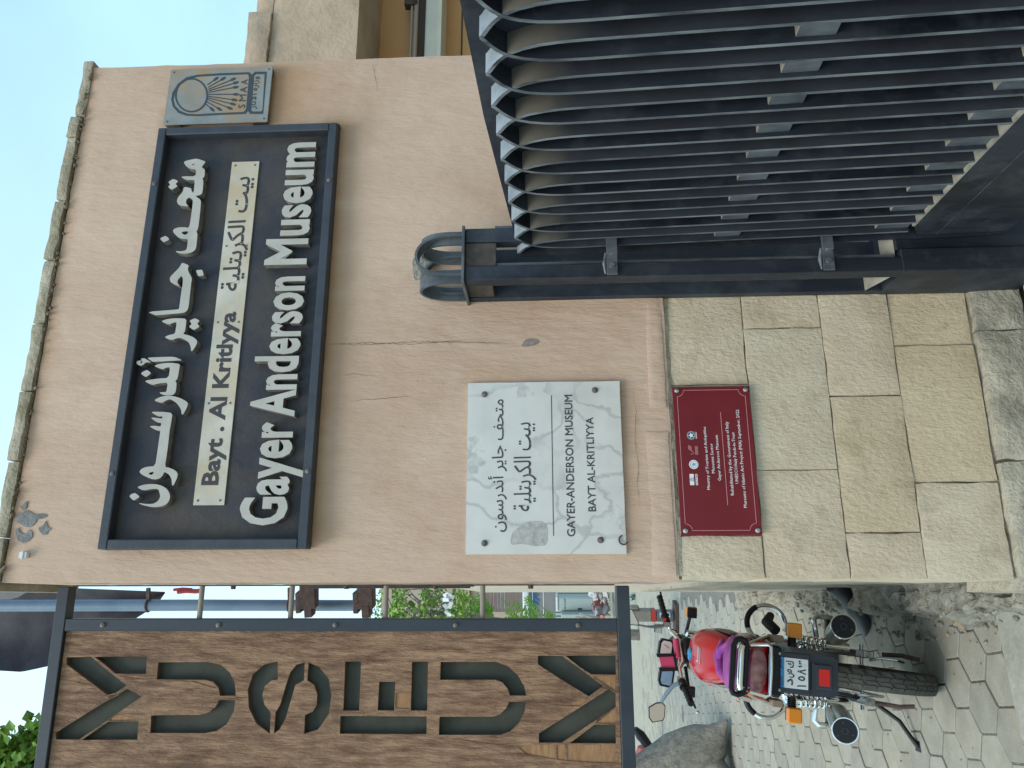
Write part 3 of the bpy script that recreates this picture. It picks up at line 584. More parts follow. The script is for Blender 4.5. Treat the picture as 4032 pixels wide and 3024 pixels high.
for nv, yy, p in cand:
    if not nv and nb < 290 and yy < 9:
        o = bpy.data.objects.new('paver', hx[rnd.randrange(9)]); COL.objects.link(o); o.parent = pv.o
        o.matrix_parent_inverse = Matrix(); o.location = Vector((p.x, p.y, rnd.uniform(-.004, .002)))-pv.base; o.rotation_euler = (rnd.uniform(-.012, .012), rnd.uniform(-.012, .012), R(60)*rnd.randrange(6)); nb += 1
    elif p.x > -9 and p.x < 1 and (p.y < 9.5 or rnd.random() > (p.y-9.5)/6):
        me = hx[rnd.randrange(9)]; stuff.add([(v.co.x+p.x, v.co.y+p.y, v.co.z+rnd.uniform(-.0004, .0004)-.001) for v in me.vertices], [tuple(f.vertices) for f in me.polygons], rnd.randrange(3))
o = pv.part('paver_field', stuff, M['paver']); o['kind'] = 'stuff'
# kerb slabs in front of the pavers, apron before the gate
kb = Thing('kerb', None, None, WORLD, (-1.2, 2.7, 0), kind='structure')
kd = Vector((math.cos(R(20.3)), math.sin(R(20.3)), 0)); kn = Vector((-kd.y, kd.x, 0)); k0 = Vector((-.70, 2.985, 0))
for i, (a, b) in enumerate(((-.62, .14), (-1.30, -.632), (-1.98, -1.312), (-2.7, -1.992), (-3.4, -2.712))):
    mb = MB(); q = [k0+kd*b-kn*.0, k0+kd*a, k0+kd*a-kn*.52, k0+kd*b-kn*.52]; zt_ = .052+rnd.uniform(-.003, .003)
    vs = [(p.x, p.y, -.02) for p in q]+[(p.x, p.y, zt_-.008) for p in q]; c = sum(q, Vector())/4
    vs += [((p.x-c.x)*.985+c.x, (p.y-c.y)*.985+c.y, zt_) for p in q]
    mb.add(vs, [(8, 9, 10, 11)]+[(r*4+k, r*4+(k+1) % 4, r*4+4+(k+1) % 4, r*4+4+k) for r in (0, 1) for k in range(4)]); kb.part('kerb_slab', mb, M['slab'])
mb = MB(); slab_grid(mb, .02, 4.0, -.02, .168, -3.5, -.052, 6, 3, .0, 8); single('gate_apron', mb, M['slab'], None, None, WALL, (0, 0, 0), kind='structure')
# crumbled footing along the alley side of the wall
mb = MB(); nx, ny = 22, 150; vs = []; fs = []
for j in range(ny+1):
    yy = -.02+j*.032
    wd = .15+.05*noise.noise(Vector((yy*3, 1, 0)))+.03*noise.noise(Vector((yy*11, 5, 0)))
    hgt = (.13 if yy < 2.0 else .13-.07*min(1, (yy-2.0)/.6))
    for i in range(nx+1):
        s = i/nx; xx = .085-(wd)*s
        z_ = hgt*(1-max(0, (s-.72)/.28)**1.6) if s > .72 else hgt
        z_ += .022*noise.noise(Vector((xx*16, yy*16, 0)))+.012*noise.noise(Vector((xx*45, yy*45, 2)))
        if noise.noise(Vector((xx*9, yy*7, 9))) > .30: z_ -= .045
        if i == nx: z_ = -.03
        vs.append((xx, yy, z_))
for j in range(ny):
    for i in range(nx): a = j*(nx+1)+i; fs.append((a, a+1, a+nx+2, a+nx+1))
mb.add(vs, fs); o = single('rubble_footing', mb, M['rubble'], None, None, WALL, (0, 0, 0), kind='structure')
mb = MB()
for i in range(240):
    yy = rnd.uniform(0, 3.0); xx = -rnd.uniform(-.05, .16); r = rnd.uniform(.004, .014)
    mb.lathe((xx, yy, (.12 if xx > -.07 else 0)+r*.4), (rnd.random(), rnd.random(), 1), [(-r, .3*r), (-r*.3, r), (r*.5, r*.8), (r*.9, r*.3)], 5)
for i in range(260):
    p = Vector((rnd.uniform(-2.6, -.9), rnd.uniform(3.1, 8), 0)); pl = Vector((p.x*math.cos(YAW)+p.y*math.sin(YAW), -p.x*math.sin(YAW)+p.y*math.cos(YAW)-DD, 0)); r = rnd.uniform(.002, .006)
    if pl.x < -.1: mb.lathe((pl.x, pl.y, r*.5), (0, 0, 1), [(-r*.5, .4*r), (0, r), (r*.4, r*.4)], 5)
single('pebbles', mb, M['rubble'], 'loose grit and crumbs of mortar along the wall foot and on the pavers', 'rubble', WALL, (0, 0, 0), kind='stuff')
mb = MB(); A = Vector((-.57, 2.85, .13)); P = []
for k, (px, py, zz) in enumerate(((3280, 2302, .20), (3330, 2345, .13), (3370, 2405, .07), (3400, 2455, .03), (3412, 2500, -.02))):
    r_ = ray(px, py); s = (zz-CAMZ)/r_.z; P.append(Vector((r_.x*s, r_.y*s, zz)))
mb.tube(P, [.045, .045, .044, .040, .02], 14); single('drain_pipe', mb, M['pipe'], 'dark round pipe slanting from the wall foot into the pavement by the motorcycle', 'pipe', WORLD, tuple(P[0]), smooth=True)
def gpt(px, py, z_=0.0):
    r_ = ray(px, py); s = (z_-CAMZ)/r_.z; return Vector((r_.x*s, r_.y*s, z_))
a = gpt(3780, 2410, .01); b = gpt(3806, 2488, .01); d = (b-a); nn = Vector((-d.y, d.x, 0)).normalized(); mb = MB(); prof = (0, .35, .75, 1, .9, .6, .25, .08, 0)
vs = []; fs = []; N_ = 9
for k in range(N_):
    s = k/(N_-1); c = a+d*s; ww = prof[k]*.022; lift = .012*math.sin(s*3.1)+.004
    vs += [c+nn*ww+Vector((0, 0, lift+.009*prof[k])), c+Vector((0, 0, lift)), c-nn*ww+Vector((0, 0, lift+.011*prof[k]))]
for k in range(N_-1):
    for j in (0, 1): i = k*3+j; fs.append((i, i+1, i+4, i+3))
mb.add(vs, fs); single('dry_leaf', mb, M['dryleaf'], 'curled dry tan leaf lying on the pavers near the kerb slabs', 'leaf', WORLD, tuple(a), smooth=True)
a = gpt(2495, 2350, .02); mb = MB()
for i in range(9): c = a+Vector((rnd.uniform(-.07, .07), rnd.uniform(-.1, .1), rnd.uniform(0, .05))); mb.cbox(c, (rnd.uniform(.05, .1), rnd.uniform(.05, .1), .01), i % 2, Matrix.Rotation(rnd.random()*3, 3, 'X') @ Matrix.Rotation(rnd.random()*3, 3, 'Y'))
single('snack_wrapper', mb, [M['greenwrap'], M['brass']], 'crumpled green and yellow wrapper on the far paving beside the wall foot', 'litter', WORLD, tuple(a))
# ================================================================ SIGNS ON THE WALL
# --- big blue-black sign board
o_ = .055; c = [WALL.at(*p, o_) for p in ((371, 2163), (632, 501), (1334, 482), (1200, 2159))]
sx0 = (c[0][0]+c[3][0])/2; sx1 = (c[1][0]+c[2][0])/2; sz1 = (c[0][1]+c[1][1])/2; sz0 = (c[2][1]+c[3][1])/2
ts_ = Thing('museum_name_board', 'large framed blue-black board with raised Arabic and English museum name', 'sign board', WALL, (sx0, -.008, sz0))
mb = MB(); mb.box((sx0+.01, -.016, sz0+.01), (sx1-.01, -.009, sz1-.01)); ts_.part('board', mb, M['signback'])
fw = .030
for a, b in (((sx0, sz0), (sx1, sz0+fw)), ((sx0, sz1-fw), (sx1, sz1)), ((sx0, sz0+fw), (sx0+fw, sz1-fw)), ((sx1-fw, sz0+fw), (sx1, sz1-fw))):
    mb = MB(); mb.bbox((a[0], -o_, a[1]), (b[0], -.0085, b[1]), .003); ts_.part('frame_rail', mb, M['signframe'])
mb = MB(); mb.bbox((sx1-.002, -.030, sz0-.0), (sx1+.012, -.0085, sz1-.004), .001); ts_.part('wall_flange', mb, M['signframe'])
for px, py in ((610, 1008-0+0), (430, 1865), (612, 723), (1208, 1855), (1302, 709)):
    a = WALL.at(px, py, o_)
    if px in (610,): continue
    mb = MB(); zc = sz1-fw/2 if px < 900 else sz0+fw/2; mb.lathe((a[0], -o_, zc), (0, -1, 0), [(-.004, .008), (.002, .008), (.005, .004)], 10); ts_.part('bolt', mb, M['rustbolt'], smooth=True)
K = 5.53; LO = .018; LI = .046
R1, R2, R3, R4, R5, R6 = (500, 600), (500, 840), (500, 1100), (500, 1360), (450, 1620), (450, 1780)
def tr(o, pts, out=LI): return [WALL.at(o[0]+x/K, o[1]+y/K, out) for x, y in pts]
J = lambda *a: sum(a, [])
letters = [
 [J(tr(R1, [(1240, 215), (1262, 190), (1380, 160), (1520, 132), (1700, 195), (1705, 212), (1620, 325), (1680, 360), (1695, 385), (1688, 520), (1640, 572), (1665, 612), (1645, 860), (1612, 922), (1485, 950), (1590, 1020), (1612, 1070), (1590, 1330)]),
    tr(R2, [(1556, 280), (1540, 350), (1508, 405), (1537, 440), (1508, 740), (1480, 800), (1400, 855), (1280, 880), (1130, 868), (1065, 838), (1078, 820), (1180, 828), (1270, 808), (1303, 770), (1330, 560), (1230, 560), (1120, 530), (1020, 430), (998, 375), (1030, 335), (1120, 305), (1250, 300), (1355, 320)]),
    tr(R1, [(1405, 1327), (1437, 1060), (1415, 1015), (1350, 978), (1295, 1025), (1280, 1090), (1300, 1135), (1345, 1178), (1160, 1160), (1105, 1120), (1085, 1060), (1110, 975), (1215, 860), (1240, 745), (1395, 778), (1408, 840), (1450, 895), (1480, 605), (1400, 597), (1310, 603), (1172, 537), (1240, 520), (1490, 522), (1508, 375), (1400, 360), (1310, 320), (1250, 250)])),
  tr(R1, [(1410, 260), (1440, 285), (1480, 240)]), tr(R2, [(1185, 410), (1210, 450), (1270, 468), (1320, 440), (1338, 390), (1260, 388)])],
 [tr(R1, [(900, 650), (930, 620), (1005, 575), (1095, 612), (1110, 635), (1055, 685), (1095, 728), (1092, 745), (990, 808), (960, 805), (890, 750), (945, 705)])],
 [tr(R2, [(722, 560), (740, 530), (830, 492), (860, 500), (920, 555), (908, 582), (805, 625), (785, 622)])],
 [J(tr(R2, [(1200, 1072), (1350, 1130), (1322, 1200), (1340, 1280), (1400, 1380), (1412, 1440)]), tr(R3, [(1400, 60), (1370, 330), (1345, 560), (1330, 640), (1290, 700), (1220, 730), (640, 782), (620, 778), (435, 705), (1115, 655), (1135, 630), (1195, 190)]),
    tr(R2, [(1205, 1590), (1220, 1430), (1190, 1355), (1120, 1430), (1095, 1480), (1110, 1540), (1160, 1585), (1060, 1560), (950, 1500), (928, 1430), (950, 1370), (1130, 1190), (1180, 1110)]))],
 [tr(R2, [(1505, 1250), (1520, 1235), (1630, 1228), (1642, 1240), (1672, 1340), (1660, 1355), (1560, 1368), (1540, 1350)])],
 [tr(R3, [(738, 915), (850, 870), (1000, 848), (1150, 845), (1293, 860), (1280, 1020), (1262, 1130), (1220, 1190), (1320, 1210), (1440, 1255), (1520, 1320), (1528, 1380), (1480, 1480), (1420, 1562), (1395, 1560), (1388, 1470), (1350, 1380), (1280, 1320), (1180, 1275), (1100, 1275), (980, 1325), (810, 1262), (900, 1215), (1040, 1185), (1060, 1100), (1083, 925), (1000, 945), (918, 985)])],
 [tr(R3, [(1365, 910), (1385, 885), (1480, 845), (1565, 885), (1575, 915), (1525, 960), (1575, 1015), (1565, 1045), (1460, 1098), (1440, 1095), (1352, 1035), (1365, 1010), (1412, 975)])],
 [tr(R4, [(435, 268), (600, 258), (900, 248), (1010, 250), (1080, 265), (1205, 325), (1100, 330), (560, 358), (545, 350)])],
 [tr(R4, [(295, 290), (375, 275), (455, 325), (530, 368), (410, 368), (350, 425), (290, 442), (225, 415), (203, 375), (225, 340), (275, 328), (335, 330)]), tr(R4, [(285, 372), (315, 396), (348, 350), (305, 345)])],
 [tr(R4, [(583, 448), (680, 408), (850, 382), (1000, 380), (1155, 405), (1140, 500), (1100, 730), (1048, 775), (1080, 815), (1070, 960), (1050, 1030), (1000, 1080), (900, 1088), (790, 1078), (710, 1038), (720, 1020), (840, 1018), (862, 990), (890, 805), (700, 825), (545, 865), (380, 780), (480, 750), (700, 720), (905, 708), (940, 470), (860, 480), (775, 525)])],
 [tr(R4, [(303, 618), (330, 580), (420, 537), (445, 540), (518, 592), (510, 618), (425, 683), (395, 683)])],
 [tr(R4, [(580, 1200), (700, 1130), (850, 1096), (960, 1094), (1150, 1140), (1290, 1215), (1328, 1262), (1310, 1340), (1230, 1490), (1205, 1505), (1188, 1490), (1180, 1400), (1100, 1270), (970, 1180), (930, 1172), (850, 1200), (760, 1258)])],
 [tr(R5, [(797, 13), (900, 5), (1100, 10), (1268, 38), (1235, 260), (1203, 415), (1203, 440), (1150, 900), (1098, 1208), (1200, 1225), (1320, 1280), (1380, 1345), (1370, 1440), (1290, 1605), (1268, 1615), (1255, 1590), (1248, 1480), (1200, 1380), (1092, 1312), (1060, 1380), (1000, 1450), (900, 1482), (800, 1470), (640, 1400), (570, 1350), (548, 1310), (590, 1250), (700, 1205), (890, 1190), (935, 900), (985, 540), (1005, 420), (920, 415), (760, 325), (860, 308), (1010, 330), (1025, 248), (930, 240), (787, 136), (880, 134), (1040, 158), (1052, 106), (955, 112)]),
  tr(R5, [(742, 1350), (765, 1372), (815, 1382), (850, 1350), (865, 1312), (790, 1325)])],
 [tr(R6, [(490, 765), (620, 715), (760, 696), (900, 698), (1020, 725), (1130, 790), (1195, 880), (1216, 970), (1195, 1060), (1130, 1140), (1040, 1180), (900, 1198), (780, 1193), (640, 1160), (538, 1125), (550, 1110), (680, 1130), (840, 1127), (930, 1085), (988, 1010), (1000, 950), (960, 795), (820, 802), (628, 840)])],
 [tr(R6, [(328, 970), (360, 920), (440, 892), (470, 900), (548, 965), (540, 985), (440, 1050), (410, 1050)])]]
for i, L_ in enumerate(letters):
    mb = MB(); shape(mb, [chaikin(L_[0], 1)]+[chaikin(h) for h in L_[1:]], LO, LI); ts_.part('raised_letter', sides(mb), [M['letter'], M['letter_side']])
for s, Lp, Rp in (('Gayer', (1112, 2068), (1158, 1661)), ('Anderson', (1160, 1640), (1206, 1087)), ('Museum', (1210, 1040), (1250, 559))):
    a = WALL.at(*Lp, LI); b = WALL.at(*Rp, LI); zb = WALL.at(1182, 1360, LI)[1]-.003; zc = WALL.at(1063, 1000, LI)[1]
    zz = zb+.194
    text_line(None, s, a[0], b[0], zb+.004, zb+.152, LO, LI, bold=.028, res=3, perchar=lambda m_: ts_.part('raised_letter', sides(m_), [M['letter'], M['letter_side']]), sp_=1.02)
# brass strip
c = [WALL.at(*p, .022) for p in ((750, 1991), (922, 638), (1027, 634), (875, 1987))]
bx0 = (c[0][0]+c[3][0])/2; bx1 = (c[1][0]+c[2][0])/2; bz1 = (c[0][1]+c[1][1])/2; bz0 = (c[2][1]+c[3][1])/2
mb = MB(); mb.box((bx0, -.0215, bz0), (bx1, -.0165, bz1)); strip = ts_.part('brass_strip', mb, M['brass'])
mb = MB(); px_line(mb, 'Bayt . Al Kritlyya', (852, 1910), (936, 1227), 785, WALL, .0216, .0224, bold=.03); ts_.pieces('cut_letter', mb, M['stencil'], parent=strip)
a = WALL.at(939, 1145, .022); b = WALL.at(978, 696, .022); zt_ = bz1-.010; zb_2 = bz0+.008
mb = MB(); text_box(mb, arabic('بيت الكريتلية'), a[0], b[0], zb_2, zt_, .0216, .0224, bold=.012); ts_.pieces('cut_letter', mb, M['stencil'], parent=strip)
mb = MB()
for u in (.012, .27*1.0, .5, .73, .988):
    for v in (.14, .86):
        x_ = bx0+(bx1-bx0)*u; z_ = bz0+(bz1-bz0)*v; mb.lathe((x_, -.0218, z_), (0, -1, 0), [(0, .004), (.0012, .0035)], 8)
ts_.pieces('strip_screw', mb, M['rustbolt'], parent=strip)
for u in (.5,):
    pass
# --- pewter plaque
PO = .034; c = [WALL.at(*p, PO) for p in ((643, 488), (671, 275), (1072, 258), (1055, 483))]
px0 = (c[0][0]+c[3][0])/2; px1 = (c[1][0]+c[2][0])/2; pz1 = (c[0][1]+c[1][1])/2; pz0 = (c[2][1]+c[3][1])/2
tp = Thing('emblem_plaque', 'square grey metal plaque etched with a rayed sun disc and the letters SMAA', 'plaque', WALL, (px0, -.008, pz0))
mb = MB(); mb.bbox((px0, -PO, pz0), (px1, -PO+.005, pz1), .0015); tp.part('plate', mb, M['bronze'])
for zz in (pz0+.004, pz1-.060):
    mb = MB(); mb.box((px0+.002, -PO+.0055, zz), (px0+.05, -.009, zz+.055)); mb.box((px1-.03, -PO+.0055, zz), (px1-.004, -.009, zz+.055)); tp.pieces('standoff_bracket', mb, M['rustbolt'])
q = lambda pts: [WALL.at(620+x/2.538, 220+y/2.538, PO) for x, y in pts]
mb = MB()
outer = [(1092, 160), (975, 160), (945, 190), (915, 165), (620, 175), (400, 190), (290, 215), (205, 280), (150, 370), (138, 440), (155, 510), (210, 570), (290, 598), (400, 602), (620, 590), (880, 580), (905, 548), (925, 580), (1055, 580)]
inner = [(905, 183), (620, 195), (410, 208), (310, 232), (225, 290), (172, 370), (160, 440), (175, 500), (225, 550), (300, 580), (400, 585), (620, 572), (860, 562), (885, 535), (915, 215)]
small = [(1072, 182), (985, 182), (965, 200), (935, 545), (950, 558), (1040, 556), (1050, 540)]
shape(mb, [q(outer), q(inner), q(small)], PO+.0002, PO+.0011)
ell = lambda cx, cy, rx, ry: [(cx+rx*math.cos(a_*math.pi/20), cy+ry*math.sin(a_*math.pi/20)) for a_ in range(40)]
shape(mb, [q(ell(340, 394, 165, 172)), q(ell(340, 394, 149, 157))], PO+.0002, PO+.0012)
starts = [(500, 290), (507, 315), (510, 335), (512, 350), (512, 365), (510, 385), (508, 405), (503, 420), (497, 435), (487, 455), (475, 475)]
ends = [(610, 212), (683, 213), (785, 222), (812, 260), (812, 308), (815, 385), (800, 445), (785, 490), (752, 535), (645, 548), (570, 555)]
for (x0, y0), (x1, y1) in zip(starts, ends):
    dx, dy = x1-x0, y1-y0; l = math.hypot(dx, dy); ux, uy = dx/l, dy/l; nx_, ny_ = -uy, ux
    pp = [(0, 4), (l-62, 4.5), (l-50, 12), (l-22, 13), (l, 4)]
    poly = [(x0+ux*d_+nx_*w_, y0+uy*d_+ny_*w_) for d_, w_ in pp]+[(x0+ux*d_-nx_*w_, y0+uy*d_-ny_*w_) for d_, w_ in reversed(pp)]
    shape(mb, [q(poly)], PO+.0002, PO+.001)
zz = lambda x, y: WALL.at(620+x/2.538, 220+y/2.538, PO)
a = zz(872, 522); b = zz(897, 235); zb = (a[1]+b[1])/2; x_ = a[0]; wS = b[0]-a[0]
for ch, u0, u1 in (('S', 0, .13), ('M', .24, .47), ('A', .54, .74), ('A', .82, 1.0)):
    text_line(mb, ch, a[0]+wS*u0, a[0]+wS*u1, zb-.002, zb+.024, PO+.0002, PO+.001, bold=.005)
a = zz(1020, 530); b = zz(1050, 205); text_box(mb, arabic('وزارة الآثار'), a[0], b[0], pz0+.044, pz0+.074, PO+.0002, PO+.001, bold=.01)
tp.pieces('etched_mark', mb, M['plate_dark'])
mb = MB()
for x_, z_ in ((px0+.014, pz0+.014), (px1-.014, pz0+.014), (px0+.014, pz1-.014), (px1-.014, pz1-.014)): mb.lathe((x_, -PO-.0002, z_), (0, -1, 0), [(0, .004), (.002, .003)], 8)
tp.pieces('screw', mb, M['rustbolt'])
# --- marble tablet
MO = .020; c = [WALL.at(*p, MO) for p in ((1833, 2185), (1843, 1514), (2438, 1494), (2468, 2179))]
mx0 = (c[0][0]+c[3][0])/2; mx1 = (c[1][0]+c[2][0])/2; mz1 = (c[0][1]+c[1][1])/2; mz0 = (c[2][1]+c[3][1])/2
tm = Thing('marble_tablet', 'white veined marble tablet engraved in Arabic and English below the big board', 'plaque', WALL, (mx0, -.008, mz0))
mb = MB(); slab_grid(mb, mx0, mx1, mz0, mz1, -MO, -.008, 10, 10, .0, 3, .0012); tm.part('tablet', mb, M['marble'])
mb = MB(); B = (1344, 1008)
def pbox(mb, s, yl, yr, xt, xb, **k):
    a = WALL.at((xt+xb)/2, yl, MO); b = WALL.at((xt+xb)/2, yr, MO); ym = (yl+yr)/2; zt_ = WALL.at(xt, ym, MO)[1]; zb = WALL.at(xb, ym, MO)[1]; text_box(mb, s, a[0], b[0], zb, zt_, MO+.0003, MO+.0009, **k)
pbox(mb, arabic('متحف جاير أندرسون'), 2095, 1573, 1922, 1996, bold=.004)
pbox(mb, arabic('بيت الكريتلية'), 2013, 1664, 2021, 2112, bold=.004)
pbox(mb, 'GAYER-ANDERSON MUSEUM', 2113, 1555, 2227, 2259, bold=.012)
pbox(mb, 'BAYT AL-KRITLIYYA', 2014, 1643, 2311, 2341, bold=.012)
a = WALL.at(2178, 2110, MO); b = WALL.at(2172, 1557, MO); mb.box((a[0], -MO-.0008, (a[1]+b[1])/2-.0012), (b[0], -MO-.0003, (a[1]+b[1])/2+.0012)); tm.pieces('engraved_letter', mb, M['ink'])
for px, py in ((1344+928/1.6458, 1008+897/1.6458), (1344+1643/1.6458, 1008+870/1.6458), (1344+928/1.6458, 2016+202/1.6458), (1344+1680/1.6458, 2016+182/1.6458)):
    a = WALL.at(px, py, MO); mb = MB(); mb.lathe((a[0], -MO-.0003, a[1]), (0, -1, 0), [(0, .010), (.0015, .010), (.002, .006), (.006, .005), (.007, .002)], 14); tm.part('bolt', mb, M['rustbolt'], smooth=True)
lp = [WALL.at(1344+x/1.6458, 2016+y/1.6458, MO) for x, y in ((1100, 215), (1095, 180), (1110, 130), (1150, 100), (1210, 62), (1290, 60), (1335, 85), (1335, 215), (1250, 222), (1170, 205))]
mb = MB(); shape(mb, [chaikin(lp, 1)], MO+.0002, MO+.0008); tm.part('paper_residue', mb, pmat('paper_residue', (.30, .28, .25), (.46, .44, .41), 60, rough=.95))
mb = MB(); a = WALL.at(2460, 2128, .03); mb.ring((a[0]+.002, -.028, a[1]+.003), (0, -1, .3), .014, .0025, 16, 6, a0=2.6, a1=6.6); single('wall_hook', mb, M['rust'], 'rusty curved hook at the lower left edge of the marble tablet', 'hook', WALL, (a[0], -.02, a[1]), smooth=True)
# --- crimson plaque
CO = .016; c = [WALL.at(*p, CO) for p in ((2680, 2106), (2650, 1524), (2949, 1520), (2999, 2107))]
qx0 = (c[0][0]+c[3][0])/2; qx1 = (c[1][0]+c[2][0])/2; qz1 = (c[0][1]+c[1][1])/2; qz0 = (c[2][1]+c[3][1])/2
tq = Thing('crimson_plaque', 'dark red plaque with white lettering and donor emblems on the stone blocks', 'plaque', WALL, (qx0, 0, qz0))
mb = MB(); mb.bbox((qx0, -CO, qz0), (qx1, -CO+.008, qz1), .0008); tq.part('plate', mb, M['crimson'])
mb = MB()
for a in ((qx0+.03, qz0+.03), (qx1-.03, qz0+.03), (qx0+.03, qz1-.03), (qx1-.03, qz1-.03)): mb.cyl((a[0], -CO+.008, a[1]), (a[0], .012, a[1]), .008, n=8)
tq.pieces('spacer', mb, M['black'])
mb = MB(); ln = lambda s, L_, R_, cx: px_line(mb, s, L_, R_, cx, WALL, CO+.0003, CO+.0008, res=1, bold=.004)
ln('Ministry of Tourism and Antiquities', (2795, 1928), (2780, 1680), 2783.5); ln('Museums Sector', (2814, 1863), (2807, 1746), 2802); ln('Gayer Anderson Museum', (2838, 1894), (2828, 1713), 2826)
ln('Rehabilitated by the Government of Italy', (2889, 1950), (2868, 1660), 2876.5); ln('UNESCO/Italy Funds-in-Trust', (2907, 1904), (2893, 1702), 2895); ln('Museums of Islamic Art Project (MIA) September, 2022', (2939, 1999), (2911, 1613), 2926.5)
tq.part('lettering', mb, M['whiteprint'])['kind'] = 'stuff'
mb = MB(); a = WALL.at(2864, 1989, CO); b = WALL.at(2838, 1623, CO); zc = (a[1]+b[1])/2; mb.box((a[0], -CO-.0008, zc-.0007), (b[0], -CO-.0003, zc+.0007))
x0, x1, z0, z1 = qx0+.013, qx1-.011, qz0+.013, qz1-.013; nr = .021
def arc(cx, cz, a0, a1): return [(cx+nr*math.cos(R(a0+(a1-a0)*i/6)), cz+nr*math.sin(R(a0+(a1-a0)*i/6))) for i in range(7)]
P = arc(x0, z0, 90, 0)+arc(x1, z0, 180, 90)+arc(x1, z1, 270, 180)+arc(x0, z1, 0, -90)
P2 = []
for i in range(len(P)):
    p0, p1, p2 = P[i-1], P[i], P[(i+1) % len(P)]; dx, dz = p2[0]-p0[0], p2[1]-p0[1]; l = math.hypot(dx, dz); P2.append((p1[0]-dz/l*.0012, p1[1]+dx/l*.0012))
shape(mb, [P, P2], CO+.0003, CO+.0008); tq.pieces('border_line', mb, M['pinkprint'])
mb = MB(); pr = lambda x, y, dy=1500: WALL.at(2640+x/3.1725, dy+y/3.1725, CO)
a = pr(268, 350, 1800); b = pr(268, 210, 1800); zt_ = pr(241, 280, 1800)[1]; zl = pr(294, 280, 1800)[1]; mb.box((a[0], -CO-.0008, zl), (b[0], -CO-.0003, zt_))
text_line(mb, 'unesco', a[0], b[0], zl-.0115, zl-.0115+.0105, CO+.0003, CO+.0008, bold=.02)
tq.part('unesco_emblem', mb, M['whiteprint'])
mb = MB(); zc = (zl+zt_)/2; xc = (a[0]+b[0])/2
mb.prism([(xc-.006, zc+.003), (xc+.006, zc+.003), (xc, zc+.007)], -CO-.0014, -CO-.0009); mb.box((xc-.006, -CO-.0014, zc-.005), (xc+.006, -CO-.0009, zc-.0035))
for k in range(4): mb.box((xc-.005+k*.003, -CO-.0014, zc-.0034), (xc-.004+k*.003, -CO-.0009, zc+.003))
tq.part('temple_mark', mb, M['blueprint'])
a = pr(290, 92, 1800); mb = MB(); mb.lathe((a[0], -CO-.0003, a[1]), (0, -1, 0), [(0, .0145), (.0005, .0145)], 24); tq.part('seal_disc', mb, M['whiteprint'])
mb = MB(); shape(mb, [[(a[0]+.0115*math.cos(k*.3927), a[1]+.0115*math.sin(k*.3927)) for k in range(16)], [(a[0]+.0105*math.cos(k*.3927), a[1]+.0105*math.sin(k*.3927)) for k in range(16)]], CO+.001, CO+.0014)
mb.prism([(a[0]-.005, a[1]+.005), (a[0]-.0015, a[1]+.002), (a[0]-.001, a[1]+.006), (a[0]+.001, a[1]+.006), (a[0]+.0015, a[1]+.002), (a[0]+.005, a[1]+.005), (a[0]+.003, a[1]-.005), (a[0]-.003, a[1]-.005)], -CO-.0014, -CO-.001); tq.part('seal_mark', mb, M['blueprint'])
a = pr(258, 680); mb = MB(); rg = lambda r, n=20: [(a[0]+r*math.cos(2*math.pi*k/n), a[1]+r*math.sin(2*math.pi*k/n)) for k in range(n)]
shape(mb, [rg(.0135), rg(.0105)], CO+.0003, CO+.0008); tq.part('wreath', mb, M['blueprint'])
mb = MB(); shape(mb, [[(a[0]+(.0105 if k % 2 == 0 else .0042)*math.sin(math.pi*k/5), a[1]+(.0105 if k % 2 == 0 else .0042)*math.cos(math.pi*k/5)) for k in range(10)]], CO+.0003, CO+.0009); tq.part('star', mb, M['whiteprint'])
mb = MB(); mb.prism([(a[0]-.012, a[1]-.014), (a[0]+.012, a[1]-.014), (a[0]+.010, a[1]-.018), (a[0]-.010, a[1]-.018)], -CO-.0008, -CO-.0003); tq.part('ribbon', mb, M['pinkprint'])
mb = MB(); a = pr(255, 860)
for k in range(5): mb.tube([(a[0]-.002+k*.003, -CO-.0006, a[1]-.003+abs(k-2)*.0006), (a[0]+.002+k*.0032, -CO-.0006, a[1]+.009-abs(k-2)*.001)], .0006, 4)
mb.tube([(a[0]-.014, -CO-.0006, a[1]+.002), (a[0]-.012, -CO-.0006, a[1]-.009), (a[0]-.004, -CO-.0006, a[1]-.004), (a[0]-.003, -CO-.0006, a[1])], .0007, 4)
for k in range(3): mb.box((a[0]-.016, -CO-.0008, a[1]-.0145-k*.0034), (a[0]+.012, -CO-.0003, a[1]-.0133-k*.0034))
tq.part('hand_mark', mb, M['pinkprint'])
for x_, z_ in ((qx0+.013, qz0+.012), (qx1-.012, qz0+.012), (qx0+.013, qz1-.013), (qx1-.012, qz1-.013)):
    mb = MB(); mb.lathe((x_, -CO-.0003, z_), (0, -1, 0), [(0, .0075), (.0035, .0075), (.0045, .006)], 14); tq.part('screw_cap', mb, M['steel'], smooth=True)
# ================================================================ GATE
# post: square cluster of four bars fixed to the wall, ogive arches on top
gp = Thing('gate_post', 'blue-black steel post of four bars with pointed arches, fixed to the plastered wall', 'gate post', WALL, (1.068, -.10, .17))
PX0, PX1, PY0, PY1 = .978, 1.158, -.190, -.004      # outer size, PY is -out
bw = .048; ZT = 1.965; ZB = .17
EM = [M['gate'], M['gate_edge'], M['gate_pale']]
for ix, iy in ((0, 0), (1, 0), (0, 1), (1, 1)):
    x0 = PX0 if ix == 0 else PX1-bw; y0 = PY0 if iy == 0 else PY1-bw*.6
    mb = MB(); mb.bbox((x0, y0, .60), (x0+bw, y0+(bw if iy == 0 else bw*.6), ZT-.006), .0025); gp.part('post_bar', mb, M['gate'])
mb = MB()
for x0 in (PX0+bw+.004, PX1+.003): mb.box((x0, PY0+.012, .62), (x0+.010, PY0+.045, ZT-.10))
gp.pieces('bar_flange', mb, M['gate_pale'])
